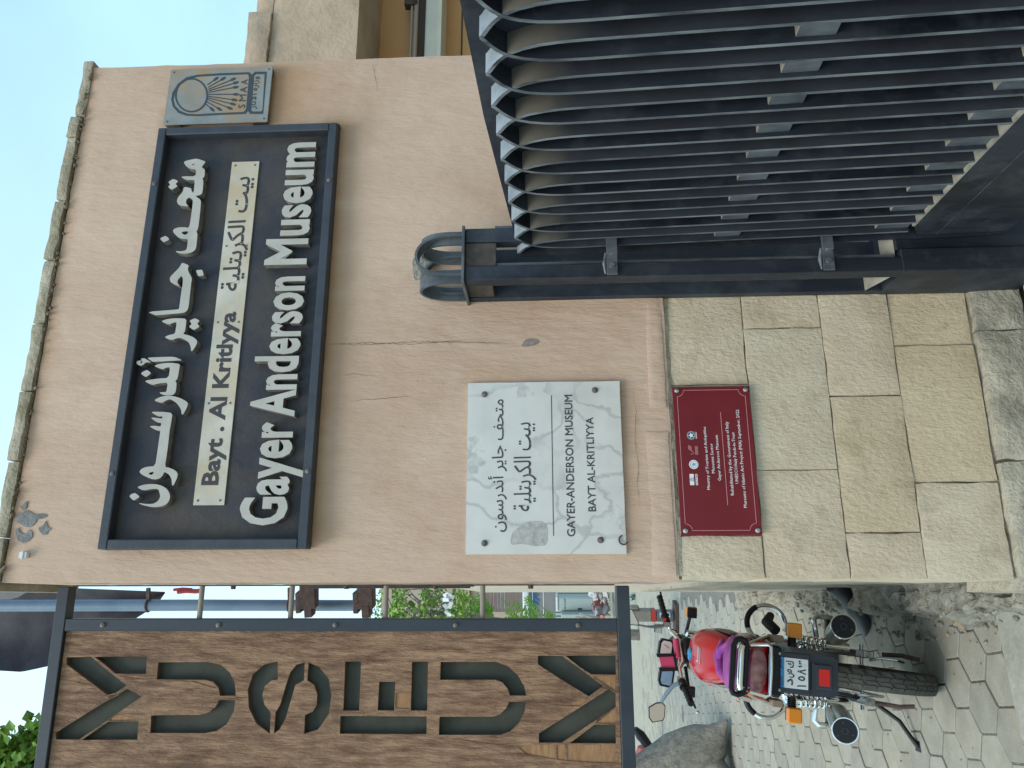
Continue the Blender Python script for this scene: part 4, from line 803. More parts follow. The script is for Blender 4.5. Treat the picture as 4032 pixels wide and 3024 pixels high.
mb = MB(); mb.bbox((PX0-.012, PY0-.014, ZT-.005), (PX1+.004, PY1+.002, ZT+.004), .001); gp.part('tie_plate', mb, M['gate_pale'])
mb = MB(); mb.bbox((PX0+bw+.001, PY0+.006, ZT-.105), (PX1-bw-.001, PY0+.020, ZT-.006), .002); mb.bbox((PX0+.006, PY0+bw+.001, ZT-.09), (PX0+.018, PY1-bw*.6-.001, ZT-.006), .002); gp.pieces('collar_panel', mb, M['collar'])
def ribbon(mb, path, th_, y0, y1, mi_face=0, mi_edge=1, mi_out=None):
    """bent flat bar: path of (s,z), thickness th_, from depth y0 to y1"""
    n = len(path); L_ = []; Rr = []
    for i, (a, b) in enumerate(path):
        p0 = path[max(i-1, 0)]; p1 = path[min(i+1, n-1)]; dx, dz = p1[0]-p0[0], p1[1]-p0[1]; l = math.hypot(dx, dz); nx_, nz_ = -dz/l, dx/l
        L_.append((a+nx_*th_/2, b+nz_*th_/2)); Rr.append((a-nx_*th_/2, b-nz_*th_/2))
    return L_, Rr
def arch_band(mb, path, th_, T0, T1, fn, me=1, mf=0):
    L_, Rr = ribbon(mb, path, th_, 0, 0); n = len(path); vs = []; fs = []; mi = []
    for l, r in zip(L_, Rr): vs += [fn(l, T0), fn(r, T0), fn(l, T1), fn(r, T1)]
    for i in range(n-1):
        a = i*4; b = a+4
        for f, m_ in (((a, a+1, b+1, b), me), ((a+2, b+2, b+3, a+3), mf), ((a, b, b+2, a+2), mf), ((a+1, a+3, b+3, b+1), mf)): fs.append(f); mi.append(m_)
    fs += [(0, 2, 3, 1), (len(vs)-4, len(vs)-3, len(vs)-1, len(vs)-2)]; mi += [me, me]
    k = len(mb.v); mb.v += vs; mb.f += [tuple(i+k for i in f) for f in fs]; mb.m += mi
def ogive(x0, x1, zb, zt_, n=9):
    """left half from (x0,zb) to the tip"""
    xc = (x0+x1)/2; w_ = abs(xc-x0); sgn = 1 if xc > x0 else -1; P = [(x0, zb)]
    for i in range(1, n+1):
        s = i/n; P.append((x0+sgn*w_*(1-math.cos(s*math.pi/2))**1.15, zb+(zt_-zb)*(.28+.72*math.sin(s*math.pi/2)**1.1)))
    P.insert(1, (x0, zb+(zt_-zb)*.28)); return P
TZ = 2.118
for nm, f, x0, x1, th_, T0, T1 in (('front_arch', lambda p, d: (p[0], d, p[1]), PX0+.022, PX1-.022, .008, PY0, PY0+.048), ('back_arch', lambda p, d: (p[0], d, p[1]), PX0+.022, PX1-.022, .008, PY1-.030, PY1-.002)):
    mb = MB()
    arch_band(mb, ogive(x0, x1, ZT+.004, TZ), th_, T0, T1, f, 2, 2); arch_band(mb, ogive(x1, x0, ZT+.004, TZ), th_, T0+.0006, T1+.0006, f, 2, 2); gp.part(nm, mb, EM, smooth=True)
for nm, x in (('side_arch', PX0), ('side_arch', PX1-.046)):
    mb = MB(); f = lambda p, d: (d, p[0], p[1])
    arch_band(mb, ogive(PY0+.022, PY1-.018, ZT+.004, TZ-.005), .008, x-.0015, x+.045, f, 2, 2); arch_band(mb, ogive(PY1-.018, PY0+.022, ZT+.004, TZ-.005), .008, x-.0009, x+.0456, f, 2, 2); gp.part(nm, mb, EM, smooth=True)
mb = MB(); mb.bbox((PX0-.002, PY0-.002, ZB), (PX0+.075, PY1, .605), .003); gp.part('plinth', mb, M['gate'])
mb = MB(); mb.bbox((PX0+.078, PY0+.010, ZB), (PX1+.02, PY1, .612), .003); gp.part('plinth', mb, M['gate'])
mb = MB(); mb.add([(PX0+.002, PY0+.004, .607), (PX0+.052, PY0+.04, .607), (PX0+.052, PY1-.03, .66), (PX0+.002, PY1-.03, .66)], [(0, 1, 2, 3)]); mb.add([(PX0+.055, PY0+.02, .613), (PX1-.01, PY0+.02, .613), (PX1-.01, PY0+.06, .64), (PX0+.055, PY0+.06, .64)], [(0, 1, 2, 3)]); gp.pieces('dust_heap', mb, M['gate_dust'])
# leaf: lancet bars
gl = Thing('gate_leaf', 'open blue-black gate leaf of interlaced pointed steel bars with solid kick plate', 'gate', WALL, (1.11, -.22, .30))
TF = 1.085; TD = .050; S0 = .205; PP = .1094; NN = 13
def LF(p, t):                                  # leaf coordinates (s,z) -> wall frame; the leaf hangs slightly out of true
    s, z_ = p; return (t, -(s-.055*(z_-1.75)), z_+.034*(s-.2)*max(0, min(1, (z_-.6)/1.15)))
NZ = 1.745
low = [(-.25, -1.147), (-.25, -.60), (-.25, -.24), (-.25, -.16), (-.244, -.128), (-.232, -.098), (-.20, -.066), (-.13, -.032), (-.055, -.012), (0, 0)]
upp = [(.05, .007), (.14, .018), (.26, .029), (.38, .038), (.46, .044), (.5, .048)]
GM = [M['gate'], M['gate_edge'], M['gate_dust_sky'], M['gate_browndust']]
for k in range(NN):
    s = S0+PP*k
    for sg, off_ in ((1, 0), (-1, .0009)):
        path = [(s+sg*a*PP, NZ+b) for a, b in low+upp]
        if sg == 1: path[-1] = (path[-1][0]-.0005, path[-1][1])
        mb = MB(); arch_band(mb, path, .0085, TF+off_, TF+TD+off_, LF)
        for i in range(len(low)-1, len(path)-1): mb.m[i*4+(2 if sg == 1 else 3)] = 2
        if sg == -1:
            for i in range(0, len(low)-1): mb.m[i*4+3] = 3
        gl.part('lancet_bar', mb, GM, smooth=True)
    mb = MB()                                  # dusty blocking pieces between the paired bars
    for z0, z1, nm in ((.60, .695, 0), (1.100, 1.176, 1)):
        a, b = s-.25*PP+.005, s+.25*PP-.005
        vs = [LF(p, t) for t in (TF+.012, TF+TD-.001) for p in ((a, z0), (b, z0), (b, z1), (a, z1))]
        mb.add(vs, [(0, 1, 2, 3), (4, 7, 6, 5), (0, 4, 5, 1), (1, 5, 6, 2), (3, 2, 6, 7), (0, 3, 7, 4)])
        mb.m[-2] = 1
        gl.part('blocking_piece', mb, [M['gate_pale'], M['gate_dust']]); mb = MB()
mb = MB(); vs = [LF(p, t) for t in (TF-.001, TF+TD) for p in ((.128, .30), (.141, .30), (.141, 1.785), (.128, 1.785))]; mb.add(vs, [(0, 1, 2, 3), (4, 7, 6, 5), (0, 4, 5, 1), (1, 5, 6, 2), (3, 2, 6, 7), (0, 3, 7, 4)]); gl.part('hinge_stile', mb, M['gate'])
mb = MB(); vs = [LF(p, t) for t in (TF+TD+.002, TF+TD+.006) for p in ((.125, .30), (1.62, .30), (1.62, 1.842), (1.175, 1.829), (.81, 1.827), (.5, 1.815), (.135, 1.800))]
n = 7; mb.add(vs, [tuple(range(7)), tuple(range(13, 6, -1))]+[(i, (i+1) % 7, (i+1) % 7+7, i+7) for i in range(7)]); gl.part('backing_sheet', mb, M['gate'])
mb = MB(); P = ((.15, .298), (1.62, .302), (1.62, .592), (.205, .592), (.15, .56)); vs = [LF(p, t) for t in (TF+.0, TF+TD+.001) for p in P]; mb.add(vs, [tuple(range(5)), tuple(range(9, 4, -1))]+[(i, (i+1) % 5, (i+1) % 5+5, i+5) for i in range(5)]); gl.part('kick_plate', mb, M['gate'])
mb = MB(); vs = [LF(p, TF-.0012) for p in ((.15, .505), (1.62, .505), (1.62, .5035), (.15, .5035))]; mb.add(vs, [(0, 1, 2, 3)]); gl.part('seam', mb, M['gate_edge'])
mb = MB(); vs = [LF(p, t) for t in (TF+.001, TF+TD) for p in ((.21, .5925), (1.62, .5925), (1.62, .600), (.21, .600))]; mb.add(vs, [(0, 1, 2, 3), (4, 7, 6, 5), (0, 4, 5, 1), (1, 5, 6, 2), (3, 2, 6, 7), (0, 3, 7, 4)]); gl.part('dusty_ledge', mb, M['gate_dust'])
for zz_ in (1.50, .835):                       # hinge straps
    mb = MB(); mb.bbox((PX0+.005, PY0-.012, zz_-.022), (TF-.035, PY0-.003, zz_+.012), .001); mb.bbox((TF-.036, PY0-.022, zz_-.022), (TF+.03, PY0-.012, zz_+.012), .001); st_ = gp.part('hinge_strap', mb, M['gate_pale'])
    for x_ in (1.012, 1.055):
        mb = MB(); mb.lathe((x_, PY0-.012, zz_-.004), (0, -1, 0), [(0, .0095), (.007, .009)], 6); gp.part('hex_bolt', mb, M['gate_edge'], parent=st_)
    mb = MB(); mb.tube([(PX0+.01, PY0-.004, zz_+.016), (1.02, PY0-.008, zz_+.020), (TF-.03, PY0-.010, zz_+.014)], [.003, .006, .004], 6); gp.part('weld_bead', mb, M['gate_edge'], parent=st_)
# ================================================================ STENCILLED BOARD
tbd = Thing('stencilled_board', 'weathered brown plywood board in blue steel frame with cut-out MUSEUM letters', 'sign board', BOARD, (-.35, 0, 1.46))
BX1 = -.149; BX0 = -.86; ZT1 = 3.263; ZB1 = 1.498
def A_(pts): return [BOARD.at(x/1.6458, 2016+y/1.6458, 0) for x, y in pts]
def B_(pts): return [BOARD.at(1344+x/1.6458, 2016+y/1.6458, 0) for x, y in pts]
glyph = [A_([(430, 942), (590, 938), (700, 1030), (822, 1124), (748, 1172), (695, 1186), (560, 1085), (430, 988)]), A_([(612, 940), (780, 938), (952, 936), (946, 1050), (745, 1048), (680, 990)]),
    A_([(826, 1145), (918, 1196), (700, 1345), (512, 1475), (362, 1475), (362, 1430), (600, 1280)]), A_([(700, 1360), (898, 1356), (890, 1476), (528, 1478), (600, 1430)]),
    A_([(1025, 975), (1350, 972), (1430, 990), (1490, 1040), (1522, 1110), (1528, 1190), (1425, 1192), (1415, 1140), (1380, 1100), (1330, 1088), (1015, 1085)]),
    A_([(980, 1318), (1290, 1315), (1350, 1300), (1395, 1265), (1420, 1218), (1525, 1220), (1515, 1290), (1470, 1375), (1400, 1420), (1330, 1434), (972, 1433)]),
    A_([(1800, 968), (1800, 1085), (1760, 1092), (1715, 1130), (1700, 1190), (1715, 1250), (1755, 1300), (1748, 1438), (1660, 1370), (1612, 1270), (1605, 1150), (1640, 1050), (1710, 990)]),
    A_([(1975, 975), (1970, 1090), (1915, 1120), (1882, 1230), (1850, 1340), (1810, 1410), (1775, 1436), (1785, 1300), (1815, 1250), (1850, 1130), (1880, 1040), (1920, 990)]),
    A_([(2000, 975), (2070, 1005), (2130, 1080), (2148, 1190), (2130, 1310), (2060, 1410), (1970, 1438), (1976, 1315), (2025, 1295), (2052, 1250), (2055, 1180), (2035, 1120), (1990, 1092)]),
    B_([(-6, 1322), (553, 1325), (552, 1440), (-10, 1438)]), B_([(25, 970), (128, 970), (115, 1288), (12, 1287)]), B_([(245, 1100), (350, 1100), (342, 1288), (235, 1285)]), B_([(458, 972), (562, 970), (556, 1288), (450, 1287)]),
    B_([(643, 972), (1000, 970), (1080, 1000), (1145, 1060), (1185, 1130), (1197, 1190), (1092, 1190), (1080, 1150), (1045, 1105), (1000, 1088), (640, 1088)]),
    B_([(636, 1327), (990, 1325), (1030, 1310), (1070, 1270), (1088, 1230), (1195, 1232), (1188, 1295), (1150, 1370), (1095, 1422), (1030, 1445), (632, 1445)]),
    B_([(1273, 932), (1430, 932), (1570, 1035), (1697, 1128), (1605, 1195), (1440, 1095), (1275, 988)]), B_([(1452, 931), (1780, 930), (1780, 1055), (1620, 1052), (1540, 1000)]),
    B_([(1735, 1147), (1780, 1178), (1780, 1262), (1430, 1495), (1280, 1496), (1280, 1435)]), B_([(1640, 1378), (1780, 1377), (1780, 1500), (1480, 1498), (1560, 1440)])]
tears = [B_([(353, 1172), (445, 1172), (447, 1276), (350, 1274)]), B_([(1645, 1062), (1775, 1062), (1775, 1168), (1742, 1140), (1705, 1118), (1640, 1076)]), B_([(1655, 1345), (1775, 1275), (1775, 1370), (1650, 1370)]),
    B_([(1150, 1530), (1190, 1512), (1270, 1508), (1386, 1506), (1388, 1604), (1300, 1590), (1200, 1570)]), B_([(1394, 1508), (1450, 1506), (1452, 1612), (1396, 1606)]), B_([(1460, 1506), (1775, 1508), (1775, 1628), (1600, 1622), (1462, 1612)]),
    B_([(1375, 1243), (1470, 1246), (1540, 1222), (1600, 1206), (1545, 1258), (1400, 1254)]), B_([(720, 1466), (860, 1484), (1060, 1508), (1050, 1512), (860, 1492)]),
    A_([(705, 1346), (745, 1310), (870, 1338), (882, 1350), (720, 1354)]), A_([(700, 1192), (755, 1178), (772, 1184), (710, 1216)]), A_([(770, 1062), (880, 1060), (960, 1076), (930, 1084), (830, 1075)]), A_([(1230, 1094), (1330, 1094), (1372, 1108), (1405, 1140), (1390, 1142)]),
    A_([(1530, 1196), (1600, 1200), (1600, 1206), (1532, 1204)]), A_([(520, 1092), (600, 1112), (596, 1122), (500, 1106)]), B_([(1300, 905), (1440, 918), (1500, 926), (1350, 924)])]
rect = lambda a, b, c, d: [(a, b), (c, b), (c, d), (a, d)]
mb = MB(); shape(mb, [rect(BX0, ZB1, BX1, ZT1)]+glyph+tears, -.0025, 0); tbd.part('wood_veneer', mb, M['wood'])
mb = MB(); shape(mb, [rect(BX0, ZB1, BX1, ZT1)]+glyph, -.024, -.0030)
for i, f in enumerate(mb.f):
    if max(mb.v[k][1] for k in f)-min(mb.v[k][1] for k in f) > .002: mb.m[i] = 1
tbd.part('plywood_core', mb, [M['woodraw'], M['woodedge']])
mb = MB(); mb.box((BX0, .0245, ZB1), (BX1, .029, ZT1)); tbd.part('back_plate', mb, M['backplate'])
mb = MB(); mb.bbox((-.149, -.012, ZB1-.001), (-.111, .03, ZT1+.001), .002); tbd.part('frame_upright', mb, M['bluesteel'])
mb = MB(); mb.bbox((BX0, -.0135, ZT1+.0015), (-.012, .03, 3.302), .002); tbd.part('frame_rail', mb, M['bluesteel'])
mb = MB(); mb.bbox((BX0, -.0135, 1.456), (-.012, .05, ZB1-.0015), .002); tbd.part('frame_rail', mb, M['bluesteel'])
for px in (405, 860, 1320, 1344+740/1.6458, 1344+1535/1.6458):
    a = BOARD.at(px, 2466, .012); mb = MB(); mb.lathe((-.130, -.0125, a[1]), (0, -1, 0), [(0, .0085), (.004, .0075), (.007, .003)], 12); tbd.part('rivet', mb, M['rustbolt'], smooth=True)
for px in (785, 1143, 1516, 1899):
    z_ = BOARD.at(px, 2380, 0)[1]; mb = MB(); mb.cyl((-.113, .010, z_), (-.010, .010, z_), .0085, n=12); tbd.part('tie_rod', mb, M['fixture'], smooth=True)
mb = MB(); mb.box((-.011, .004, 1.50), (-.007, .022, 3.262)); tbd.part('wall_strip', mb, M['rust'])
for px in (1344+602/1.6458, 1900+695/3.687, 1344+1225/1.6458, 905, 1355):
    z_ = BOARD.at(px, 2300, 0)[1]; mb = MB(); mb.lathe((-.011, .03, z_), (-1, 0, 0), [(0, .009), (.010, .008)], 8); tbd.part('wall_bolt', mb, M['rust'])
# ================================================================ POLE, AWNING, BRACKETS
a = at(700, 2383, 3.6); mb = MB(); mb.tube([(a.x-.002, 3.6, 2.62), (a.x, 3.6, 3.4), (a.x-.004, 3.6, 5.2)], [.026, .027, .028], 20)
tpo = Thing('awning_pole', 'blue-grey steel pole clamped behind the stencilled board under the dark awning', 'pole', WORLD, (a.x, 3.6, 2.6)); tpo.part('tube', mb, M['polepaint'], smooth=True)
for px in (585, 1140):
    z_ = at(px, 2383, 3.6).z; mb = MB(); mb.ring((a.x, 3.6, z_), (0, 0, 1), .029, .006, 18, 6); mb.box((a.x+.02, 3.585, z_-.012), (a.x+.085, 3.6, z_+.004)); tpo.part('clamp', mb, M['rust'])
for k, px in enumerate((1225, 1450)):
    z_ = at(px, 2360, 3.5).z; x_ = at(px, 2345, 3.5).x; mb = MB()
    for (u0, u1, v0, v1) in ((-.055, .075, -.028, .045), (-.095, -.04, -.012, .025), (-.075, .02, .04, .065)): mb.bbox((x_+u0, 3.5-.03, z_+v0), (x_+u1, 3.5+.03, z_+v1), .003, jit=.002, seed=k)
    single('rusty_bracket', mb, M['rust'], ('upper' if k == 0 else 'lower')+' rusty brown stepped bracket holding the blue-grey pole to the wall', 'bracket', WORLD, (x_, 3.5, z_), group='brackets on the pole')
mb = MB(); tb_ = [(-60, 2300), (350, 2318), (650, 2330)]; lb_ = [(-60, 2635), (0, 2641), (85, 2646), (196, 2622), (400, 2560), (522, 2443), (600, 2395), (642, 2351), (652, 2332)]
def interp(P, x):
    for i in range(len(P)-1):
        if P[i][0] <= x <= P[i+1][0]: s = (x-P[i][0])/(P[i+1][0]-P[i][0]); return P[i][1]+(P[i+1][1]-P[i][1])*s
    return P[-1][1]
nx, ny = 36, 14; vs = []; fs = []
for side in (0, 1):
    for i in range(nx+1):
        px = -60+710*i/nx
        for j in range(ny+1):
            py = interp(tb_, px)+(interp(lb_, px)-interp(tb_, px))*j/ny; Yd = 4.0+.25*math.sin(j/ny*math.pi)*.6+.03*noise.noise(Vector((px*.01, py*.004, 0)))+side*.015; p = at(px, py, Yd); vs.append(p)
st = (nx+1)*(ny+1)
for i in range(nx):
    for j in range(ny):
        a_ = i*(ny+1)+j; fs += [(a_, a_+ny+1, a_+ny+2, a_+1), (a_+st, a_+1+st, a_+ny+2+st, a_+ny+1+st)]
for i in range(nx):
    for j in (0, ny): a_ = i*(ny+1)+j; fs.append((a_, a_+ny+1, a_+ny+1+st, a_+st))
mb.add(vs, fs); single('dark_awning', mb, M['darkcloth'], 'sagging charcoal awning cloth above and behind the stencilled board', 'awning', WORLD, tuple(at(0, 2500, 4.0)), smooth=True)
mb = MB(); P = [at(x, y, 3.85) for x, y in ((-60, 2290), (120, 2304), (125, 2320), (70, 2352), (38, 2360), (-60, 2362))]; n = len(P); mb.add([p for p in P]+[p+Vector((0, .02, 0)) for p in P], [tuple(range(n)), tuple(range(2*n-1, n-1, -1))]+[(i, (i+1) % n, (i+1) % n+n, i+n) for i in range(n)])
single('grey_tarp', mb, M['greycloth'], 'pale grey tarp edge peeping out at the top beside the wall', 'tarp', WORLD, tuple(P[1]))
mb = MB(); P = [at(x, y, 3.7) for x, y in ((700, 2330), (735, 2326), (770, 2328), (800, 2325))]; mb.tube(P, .012, 6); mb.tube([p+Vector((.01, 0, .02)) for p in P[:3]], .008, 5); single('red_rag', mb, M['redpaint'], 'scrap of red cloth caught between the pole and the wall', 'rag', WORLD, tuple(P[0]))
# ================================================================ MOTORCYCLE
HD = R(16.5); LEAN = R(6)
bike = Thing('motorcycle', 'red motorcycle with purple seat cloth and chrome rack, seen from behind on the pavers', 'motorcycle', WORLD, (-1.382, 3.52, 0), rot=Matrix.Rotation(HD, 4, 'Z') @ Matrix.Rotation(LEAN, 4, 'Y'))
bike.base = Vector((0, 0, 0)); bo = Vector((0, 0, 0))
def BP(name, mb, mat, parent=None, smooth=True, label=None): return bike.part(name, mb, mat, parent, smooth, label)
AX = .300                                        # axle height; rear axle at y=0, tyre bottom at z=0
def wheel(yc, zc, rad, wdt, steer=None):
    mb = MB(); T_ = lambda p: p
    prof = [(-wdt*.30, rad-.055), (-wdt*.46, rad-.045), (-wdt*.5, rad-.028), (-wdt*.42, rad-.012), (-wdt*.25, rad-.003), (0, rad), (wdt*.25, rad-.003), (wdt*.42, rad-.012), (wdt*.5, rad-.028), (wdt*.46, rad-.045), (wdt*.30, rad-.055)]
    n = 48; vs = []; fs = []
    for h, r in prof:
        for k in range(n): an = 2*math.pi*k/n; vs.append((h, yc+math.cos(an)*r, zc+math.sin(an)*r))
    m = len(prof)
    for i in range(m):
        for k in range(n): j = (i+1) % m; fs.append((i*n+k, i*n+(k+1) % n, j*n+(k+1) % n, j*n+k))
    mb.add(vs, fs); return mb
tyre = BP('rear_tyre', wheel(0, AX, .300, .086), M['tyre'])
# tread blocks stand proud of the carcass
tread = MB(); nb_ = 34
for k in range(nb_):
    a0 = 2*math.pi*k/nb_; da = 2*math.pi/nb_
    for lane, (x0, x1, ph, sk) in enumerate(((-.040, -.0195, .0, .5), (-.0165, -.0015, .45, -.35), (.0015, .0165, .0, .35), (.0195, .040, .55, -.5))):
        b0 = a0+ph*da; b1 = b0+da*.82; r_in = lambda x: .300-.0005-abs(x/.043)**2.6*.014
        vs = []
        for rr_ in (0, .0042):
            for x, an in ((x0, b0), (x1, b0+sk*da*.4), (x1, b1+sk*da*.4), ((x0+x1)/2, b1+sk*da*.55), (x0, b1)):
                rad = r_in(x)+rr_; vs.append((x, math.cos(an)*rad, AX+math.sin(an)*rad))
        tread.add(vs, [(5, 6, 7, 8, 9)]+[(i, (i+1) % 5, (i+1) % 5+5, i+5) for i in range(5)])
o = BP('tread_blocks', tread, M['tyre'], tyre, False); o['kind'] = 'stuff'
mb = MB(); mb.ring((-.022, 0, AX), (1, 0, 0), .238, .007, 36, 8); mb.ring((.022, 0, AX), (1, 0, 0), .238, .007, 36, 8); mb.lathe((-.024, 0, AX), (1, 0, 0), [(0, .236), (.048, .236)], 36); BP('rim', mb, M['chrome'], tyre)
mb = MB(); mb.lathe((-.05, 0, AX), (1, 0, 0), [(0, .035), (.02, .06), (.035, .03), (.07, .03), (.08, .055), (.10, .03)], 20); mb.cyl((-.14, 0, AX), (.14, 0, AX), .008); BP('hub', mb, M['dullchrome'], tyre)
mb = MB()
for k in range(18): an = 2*math.pi*k/18; s = 1 if k % 2 else -1; mb.cyl((.03*s, math.cos(an)*.04, AX+math.sin(an)*.04), (0, math.cos(an+.4)*.232, AX+math.sin(an+.4)*.232), .0018, n=5)
BP('spokes', mb, M['dullchrome'], tyre, False)['kind'] = 'stuff'
ft = BP('front_tyre', wheel(1.24, .29, .290, .07), M['tyre'])
mb = MB(); mb.ring((0, 1.24, .29), (1, 0, 0), .235, .012, 36, 8); BP('rim', mb, M['chrome'], ft)
mb = MB()
for s in (-1, 1): mb.tube([(s*.105, .55, .42), (s*.10, .3, .36), (s*.098, -.03, AX-.005)], [.018, .017, .016], 8)
BP('swingarm', mb, M['greymetal'])
for s in (-1, 1):
    mb = MB(); mb.bbox((s*.100-.016, -.075, AX-.028), (s*.100+.016, .01, AX+.022), .004); BP('chain_adjuster', mb, M['dullchrome'], smooth=False)
    mb = MB(); mb.tube([(s*.100, -.07, AX-.004), (s*.100, -.10, AX-.004)], .006, 8); mb.lathe((s*.100, -.078, AX-.004), (0, -1, 0), [(0, .011), (.010, .011)], 6); BP('adjuster_bolt', mb, M['dullchrome'])
    # shock absorber
    top = Vector((s*.128, -.06, .655)); bot = Vector((s*.118, -.01, .365)); d = (bot-top)
    sh = MB(); sh.cyl(top, top+d*.25, .018); sh.cyl(top, bot, .008); sh.cyl(top+d*.62, bot, .021, n=16); shk = BP('shock_absorber', sh, M['chrome'])
    pts = []; u = Vector((1, 0, 0)); v = d.normalized().cross(u).normalized(); u = v.cross(d.normalized())
    for i in range(8*14+1): an = 2*math.pi*i/14; pts.append(top+d*(.03+.60*i/(8*14))+(u*math.cos(an)+v*math.sin(an))*.026)
    cs = MB(); cs.tube(pts, .0045, 6); BP('coil_spring', cs, M['chrome'], shk)
    # mufflers
    c0 = Vector((s*.205, -.30, .485)); dr = Vector((-s*.13, 1, -.24)).normalized()
    mf = MB(); mf.lathe(c0, dr, [(0, .050), (.010, .0515), (.25, .050), (.42, .036), (.50, .022)], 28); mu = BP('muffler', mf, M['dullchrome'])
    mf = MB(); mf.ring(c0, dr, .0505, .0028, 28, 6); BP('muffler_rim', mf, M['chrome'], mu)
    mf = MB(); mf.lathe(c0-dr*.0025, dr, [(0, .046), (.002, .047)], 28); BP('end_cap', mf, M['black'], mu, False)
    mf = MB(); mf.ring(c0-dr*.003, dr, .012, .0022, 16, 6)
    uu = dr.orthogonal().normalized(); vv = dr.cross(uu)
    for a_ in (.6, 2.7, 4.8): mf.lathe(c0-dr*.003+(uu*math.cos(a_)+vv*math.sin(a_))*.033, -dr, [(0, .005), (.002, .003)], 8)
    BP('cap_rivets', mf, M['navyplastic'], mu, False)
    # foot pegs with chrome guards
    pg = MB(); pg.tube([(s*.135, .30, .40), (s*.17, .30, .405), (s*.235, .30, .415), (s*.252, .30, .395), (s*.25, .30, .345), (s*.245, .30, .325)], .013, 8); BP('peg_guard', pg, M['chrome'])
    pg = MB(); pg.bbox((s*.19-.055, .29, .335), (s*.19+.055, .33, .355), .004); BP('foot_peg', pg, M['black'], smooth=False)
    # crash bar loop: chrome with black and white sleeves
    cb = Vector((s*.20, .75, .53)); R_ = .095
    for nm, a0, a1, mt, rr_ in (('crash_bar', -1.9, .55, 'chrome', .0125), ('black_sleeve', .55, 1.9, 'black', .0155), ('white_tape', 1.9, 2.5, 'tape', .0145), ('crash_bar', 2.5, 3.6, 'chrome', .0125)):
        m_ = MB(); m_.tube([(s*(.195+.098*math.cos(a_)), .75, .53+.105*math.sin(a_)) for a_ in [a0+(a1-a0)*i/10 for i in range(11)]], rr_, 10); BP(nm, m_, M[mt])
    # turn signals
    ts2 = MB(); ts2.cyl((s*.10, -.30, .70), (s*.140, -.30, .70), .017, n=12)
    for i in range(4): ts2.ring((s*(.112+.007*i), -.30, .70), (1, 0, 0), .0175, .0022, 14, 5)
    sg_ = BP('signal_stem', ts2, M['black'])
    ts2 = MB(); ts2.bbox((s*.168-.030, -.330, .665), (s*.168+.030, -.295, .722), .005); BP('rear_indicator', ts2, M['orange'], sg_, False)
    ts2 = MB(); ts2.bbox((s*.168-.028, -.294, .668), (s*.168+.028, -.27, .719), .005); BP('indicator_housing', ts2, M['black'], sg_, False)
    # rack rails
    rk = MB(); rk.tube([(s*.082, -.48, .96), (s*.105, -.44, .955), (s*.128, -.30, .875), (s*.125, -.12, .80), (s*.12, .05, .80)], .011, 10); BP('rack_rail', rk, M['chrome'])
    rk = MB(); rk.tube([(s*.09, -.46, .925), (s*.105, -.40, .885), (s*.128, -.28, .80), (s*.122, -.2, .76)], .0085, 8); BP('rack_rail', rk, M['chrome'])
    rk = MB(); rk.bbox((s*.128-.016, -.33, .742), (s*.128+.014, -.24, .788), .004); BP('rack_clamp', rk, M['tan'], smooth=False)
    # side panels and frame
    sp2 = MB(); sp2.tube([(s*.09, -.26, .82), (s*.105, .0, .78), (s*.11, .22, .76), (s*.085, .38, .78)], [.05, .062, .062, .03], 12, flat=.42); BP('side_panel', sp2, M['tank'])
    fk = MB(); fk.cyl((s*.095, 1.20, .30), (s*.095, .96, .93), .019, n=12); BP('fork_leg', fk, M['chrome'])
mb = MB(); mb.tube([(0, -.26, .80), (0, .1, .77), (0, .40, .80)], .022, 8); mb.tube([(0, .85, .90), (0, .70, .50), (0, .45, .30), (0, .30, .40)], .022, 8); BP('frame_tube', mb, M['black'])
mb = MB(); mb.bbox((-.13, .38, .26), (.13, .70, .50), .02); mb.lathe((0, .62, .5), (0, .35, 1), [(0, .075), (.02, .085), (.04, .075), (.06, .085), (.08, .075), (.10, .085), (.12, .07)], 16); BP('engine', mb, M['greymetal'])
for s in (-1, 1):
    mb = MB(); mb.tube([(s*.06, .80, .55), (s*.09, .80, .40), (s*.13, .55, .28), (s*.16, .15, .36), (s*.172, .02, .42)], .017, 10); BP('exhaust_pipe', mb, M['dullchrome'])
# mudguard, number plate, reflector
mb = MB(); P = []
for i in range(11): an = R(60+i*10.5); P.append((-math.cos(an-R(60))*0, math.cos(an)*.355, AX+math.sin(an)*.355))
vs = []; fs = []
for i in range(13):
    an = R(55+i*6.6); 
    for j in range(7): x = -.062+.124*j/6; rr_ = .345+.014*math.cos((j-3)/3*1.5); vs.append((x, math.cos(an)*rr_, AX+.02+math.sin(an)*rr_))
for i in range(12):
    for j in range(6): a_ = i*7+j; fs.append((a_, a_+1, a_+8, a_+7))
mb.add(vs, fs); BP('rear_mudguard', mb, M['black'])
fl = MB(); fl.prism([(-.078, .783), (.078, .783), (.082, .67), (.078, .565), (.066, .545), (-.066, .545), (-.078, .565), (-.082, .67)], -.40, -.365); flap = BP('number_plate_holder', fl, M['navyplastic'], smooth=False)
fl = MB(); fl.bbox((-.078, -.408, .658), (.078, -.401, .79), .003); BP('plate_frame', fl, M['navyplastic'], flap, False)
fl = MB(); fl.prism([(-.044, .632), (.038, .632), (.05, .652), (-.056, .652)], -.412, -.401); fl.bbox((-.05, -.413, .570), (.046, -.401, .636), .004); BP('reflector_surround', fl, M['navyplastic'], flap, False)
fl = MB(); fl.bbox((-.036, -.4165, .582), (.029, -.4135, .626), .0015); BP('red_reflector', fl, M['redlens'], flap, False)
fl = MB(); fl.bbox((-.058, -.4115, .667), (.058, -.4085, .788), .001); plate = BP('number_plate', fl, M['white'], flap, False)
fl = MB(); fl.box((-.057, -.4122, .763), (.057, -.4117, .787)); BP('plate_header', fl, M['platestrip'], plate, False)
